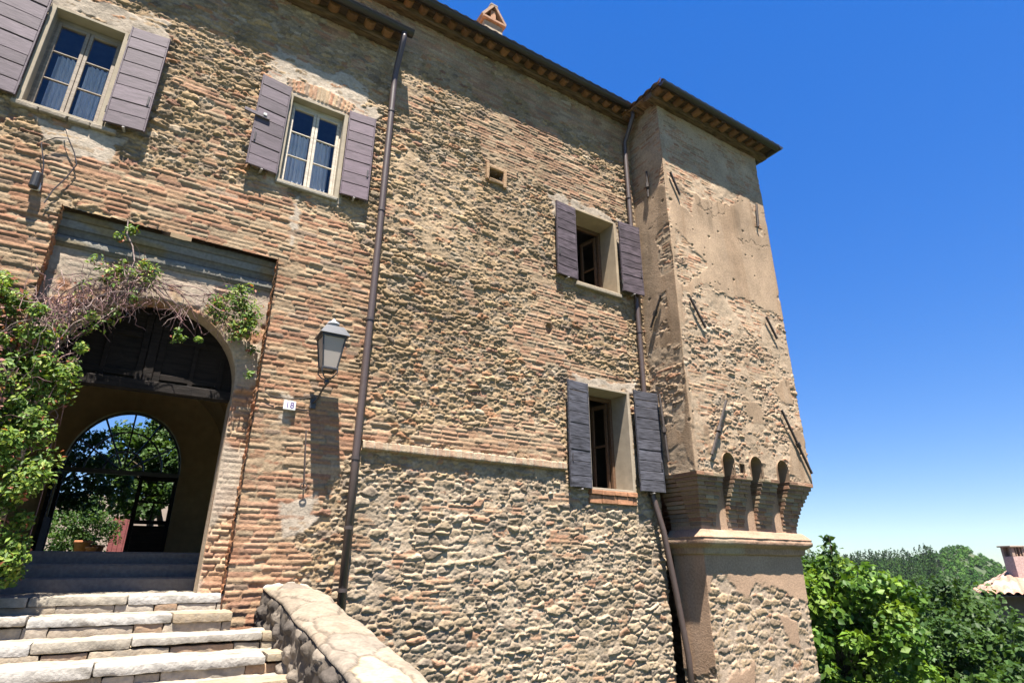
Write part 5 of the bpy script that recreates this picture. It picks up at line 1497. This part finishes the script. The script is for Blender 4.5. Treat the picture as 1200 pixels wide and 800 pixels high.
# ------------------------------------------------------------------ climbing plant round the portal
vine = empty("climbing_plant", (-1.9, 7.7, -.9), "flowering climber with tangled bare stems and glossy leaves smothering the portal's left jamb", "climber")
rv = np.random.default_rng(90)
cl = []
def inpoly(poly, n):
    P = np.array(poly); lo = P.min(0); hi = P.max(0); out = []
    while len(out) < n:
        q = rv.uniform(lo, hi, (400, 2)); s_ = polysd(q[:, 0], q[:, 1], poly) > 0; out += list(q[s_])
    return np.array(out[:n])
def vine_patch(poly, n, ya, yb, rc, per):
    q = inpoly(poly, n)
    return np.stack([q[:, 0], rv.uniform(ya, yb, n), q[:, 1]], -1), rc, per
patches = [vine_patch([(-3.4, 1.3), (-.95, 1.5), (-.86, .9), (-.76, .2), (-1.0, -.35), (-3.4, -1.2)], 230, 7.42, 7.85, .15, 220),
           vine_patch([(-3.4, 3.0), (-1.5, 2.9), (-1.15, 2.4), (-1.05, 1.7), (-.95, 1.2), (-3.4, 1.2)], 165, 7.5, 7.9, .13, 160),
           vine_patch([(-1.4, 2.5), (-.85, 2.4), (-.85, 1.6), (-.85, 1.1), (-1.4, 1.2)], 34, 7.5, 7.9, .12, 80),
           vine_patch([(-1.3, 2.5), (-.9, 2.35), (-.35, 3.15), (-.3, 3.4), (-.9, 3.35)], 30, 7.85, 8.02, .11, 16),
           vine_patch([(.35, 3.4), (.8, 3.45), (.9, 2.95), (.82, 2.6), (.55, 2.9), (.0, 3.1)], 40, 7.85, 8.0, .12, 42),
           vine_patch([(-.95, 3.6), (-.2, 3.5), (-.2, 3.25), (-1.0, 3.2)], 18, 7.9, 8.02, .10, 34),
           vine_patch([(0.05, 2.75), (.3, 2.7), (.3, 2.62), (.0, 2.62)], 5, 7.9, 8.0, .06, 28),
           vine_patch([(-.82, 3.95), (-.68, 3.95), (-.68, 3.75), (-.82, 3.75)], 3, 7.9, 8.0, .07, 35),
           vine_patch([(.82, 2.7), (.95, 2.7), (.95, 2.2), (.85, 2.2)], 4, 7.95, 8.03, .06, 24)]
pos = []; nr = []; cc = []
VP = np.array([(.11, .20, .03), (.17, .26, .035), (.08, .15, .025), (.23, .29, .05), (.06, .11, .02)])
for c, rc, per in patches:
    n = len(c); k = np.repeat(np.arange(n), per); d = rv.normal(size=(len(k), 3)); d /= np.linalg.norm(d, axis=1)[:, None]
    pos.append(c[k] + d * (rc * rv.uniform(.6, 1.3, n)[k] * rv.random(len(k)) ** .5)[:, None])
    nr.append(d * .5 + np.array([-.05, -.55, .6]) + rv.normal(size=d.shape) * .45)
    b = VP[rv.integers(0, 5, len(k))] * rv.uniform(.75, 1.25, len(k))[:, None]
    red = rv.random(len(k)) < .05
    b = np.where(red[:, None], np.array([.30, .10, .06]), b); cc.append(b)
pos = np.concatenate(pos); nr = np.concatenate(nr); cc = np.concatenate(cc)
leaves(pos, nr, .056, rv, cc, .5, .2, "foliage", vine, .3)
# dried pinkish blossom clusters on the left
q = inpoly([(-3.3, 2.7), (-1.55, 2.5), (-1.35, 1.7), (-1.3, 1.3), (-3.3, 1.2)], 1500)
fp = np.stack([q[:, 0], rv.uniform(7.28, 7.6, 1500), q[:, 1]], -1)
fk = fbm(q[:, 0] * 3, q[:, 1] * 3, 95, 3) > .5
leaves(fp[fk], rv.normal(size=(fk.sum(), 3)) + np.array([0, -.6, .3]), .045, rv, np.array([(.30, .12, .10), (.36, .19, .15), (.26, .13, .10)])[rv.integers(0, 3, fk.sum())], .7, .2, "dry_blossom", vine)
sm = MB()
SC = [(.27, .155, .15), (.34, .21, .20), (.19, .11, .11), (.42, .31, .28)]
def wander(p, dvec, n, stp, wob, grav=-.02):
    p = np.array(p, float); dvec = np.array(dvec, float); out = [p.copy()]
    for _ in range(n):
        dvec = dvec + rv.normal(size=3) * wob * np.array([1, .5, 1]) + np.array([0, 0, grav]); dvec /= np.linalg.norm(dvec)
        p = p + dvec * stp
        p[1] = np.clip(p[1], 7.45, 7.97 if not (REC[0] < p[0] < REC[1] and p[2] < 4.0) else 8.10)
        if p[2] < 2.45: p[0] = min(p[0], -.88 - .25 * max(0, 1.6 - p[2]) * 0)
        out.append(p.copy())
    return out
for i in range(170):    # tangle up the left jamb and shoulder of the arch
    p0 = (rv.uniform(-1.5, -1.0), rv.uniform(7.6, 7.95), rv.uniform(1.0, 2.6))
    sm.tube(wander(p0, (rv.uniform(-.25, .25), 0, 1), rv.integers(7, 14), .07, .36, -.05), rv.uniform(.004, .009), 4, SC[rv.integers(0, 4)], False, .4)
for i in range(380):
    q_ = rv.uniform(0, 1); p0 = (-1.25 + .85 * q_ + rv.normal() * .09, rv.uniform(7.82, 8.05), 2.35 + .95 * math.sqrt(q_) + rv.normal() * .13)
    sm.tube(wander(p0, (rv.uniform(-.8, .8), -.1, rv.uniform(-1, .5)), rv.integers(5, 10), .05, .42, -.05), rv.uniform(.003, .007), 4, SC[rv.integers(0, 4)], False, .4)
for i in range(9):      # long runners over the arch to the right
    p0 = (rv.uniform(-.8, -.4), 7.95, rv.uniform(3.25, 3.45))
    sm.tube(wander(p0, (1, 0, -.25), rv.integers(10, 15), .085, .14, -.03), rv.uniform(.006, .010), 5, SC[rv.integers(0, 4)], False, .5)
for i in range(75):     # right clump
    p0 = (rv.uniform(.25, .8), rv.uniform(7.88, 8.0), rv.uniform(2.9, 3.4))
    sm.tube(wander(p0, (rv.uniform(-1, 1), -.1, rv.uniform(-1, .5)), rv.integers(5, 10), .05, .4, -.05), rv.uniform(.003, .006), 4, SC[rv.integers(0, 4)], False, .4)
for i in range(10):
    p0 = (rv.uniform(-.1, .2), 7.95, rv.uniform(3.0, 3.2))
    sm.tube(wander(p0, (rv.uniform(-.2, .5), -.1, -1), rv.integers(6, 9), .06, .35, -.0), .004, 4, SC[rv.integers(0, 4)], False, .4)
for i in range(26):     # main stems inside the mass, down to the ground
    x = rv.uniform(-3.2, -1.45)
    sm.tube(wander((x, 7.8, -1.3), (0, 0, 1), 34, .1, .15, .05), rv.uniform(.008, .02), 5, SC[2], False, .4)
sm.tube([(-.78, 7.94, 4.05), (-.75, 7.93, 3.85), (-.66, 7.92, 3.7), (-.60, 7.92, 3.5), (-.62, 7.94, 3.35)], .008, 5, SC[3], False)
sm.build("stems", M_OLDW, vine)

# ------------------------------------------------------------------ air
hz = MB(); hz.box(-80, 560, -80, 420, -60, 22, (1, 1, 1), .01)
mt, n_, p_ = newmat("haze_air"); n_.nodes.remove(p_)
pv = n_.nodes.new("ShaderNodeVolumePrincipled"); pv.inputs["Color"].default_value = (.80, .88, 1.0, 1); pv.inputs["Density"].default_value = .0001; pv.inputs["Anisotropy"].default_value = .2
n_.links.new(pv.outputs[0], n_.nodes["Material Output"].inputs["Volume"])
tag(hz.build("haze", mt), "thin pale summer haze lying over the valley", None, kind="stuff")
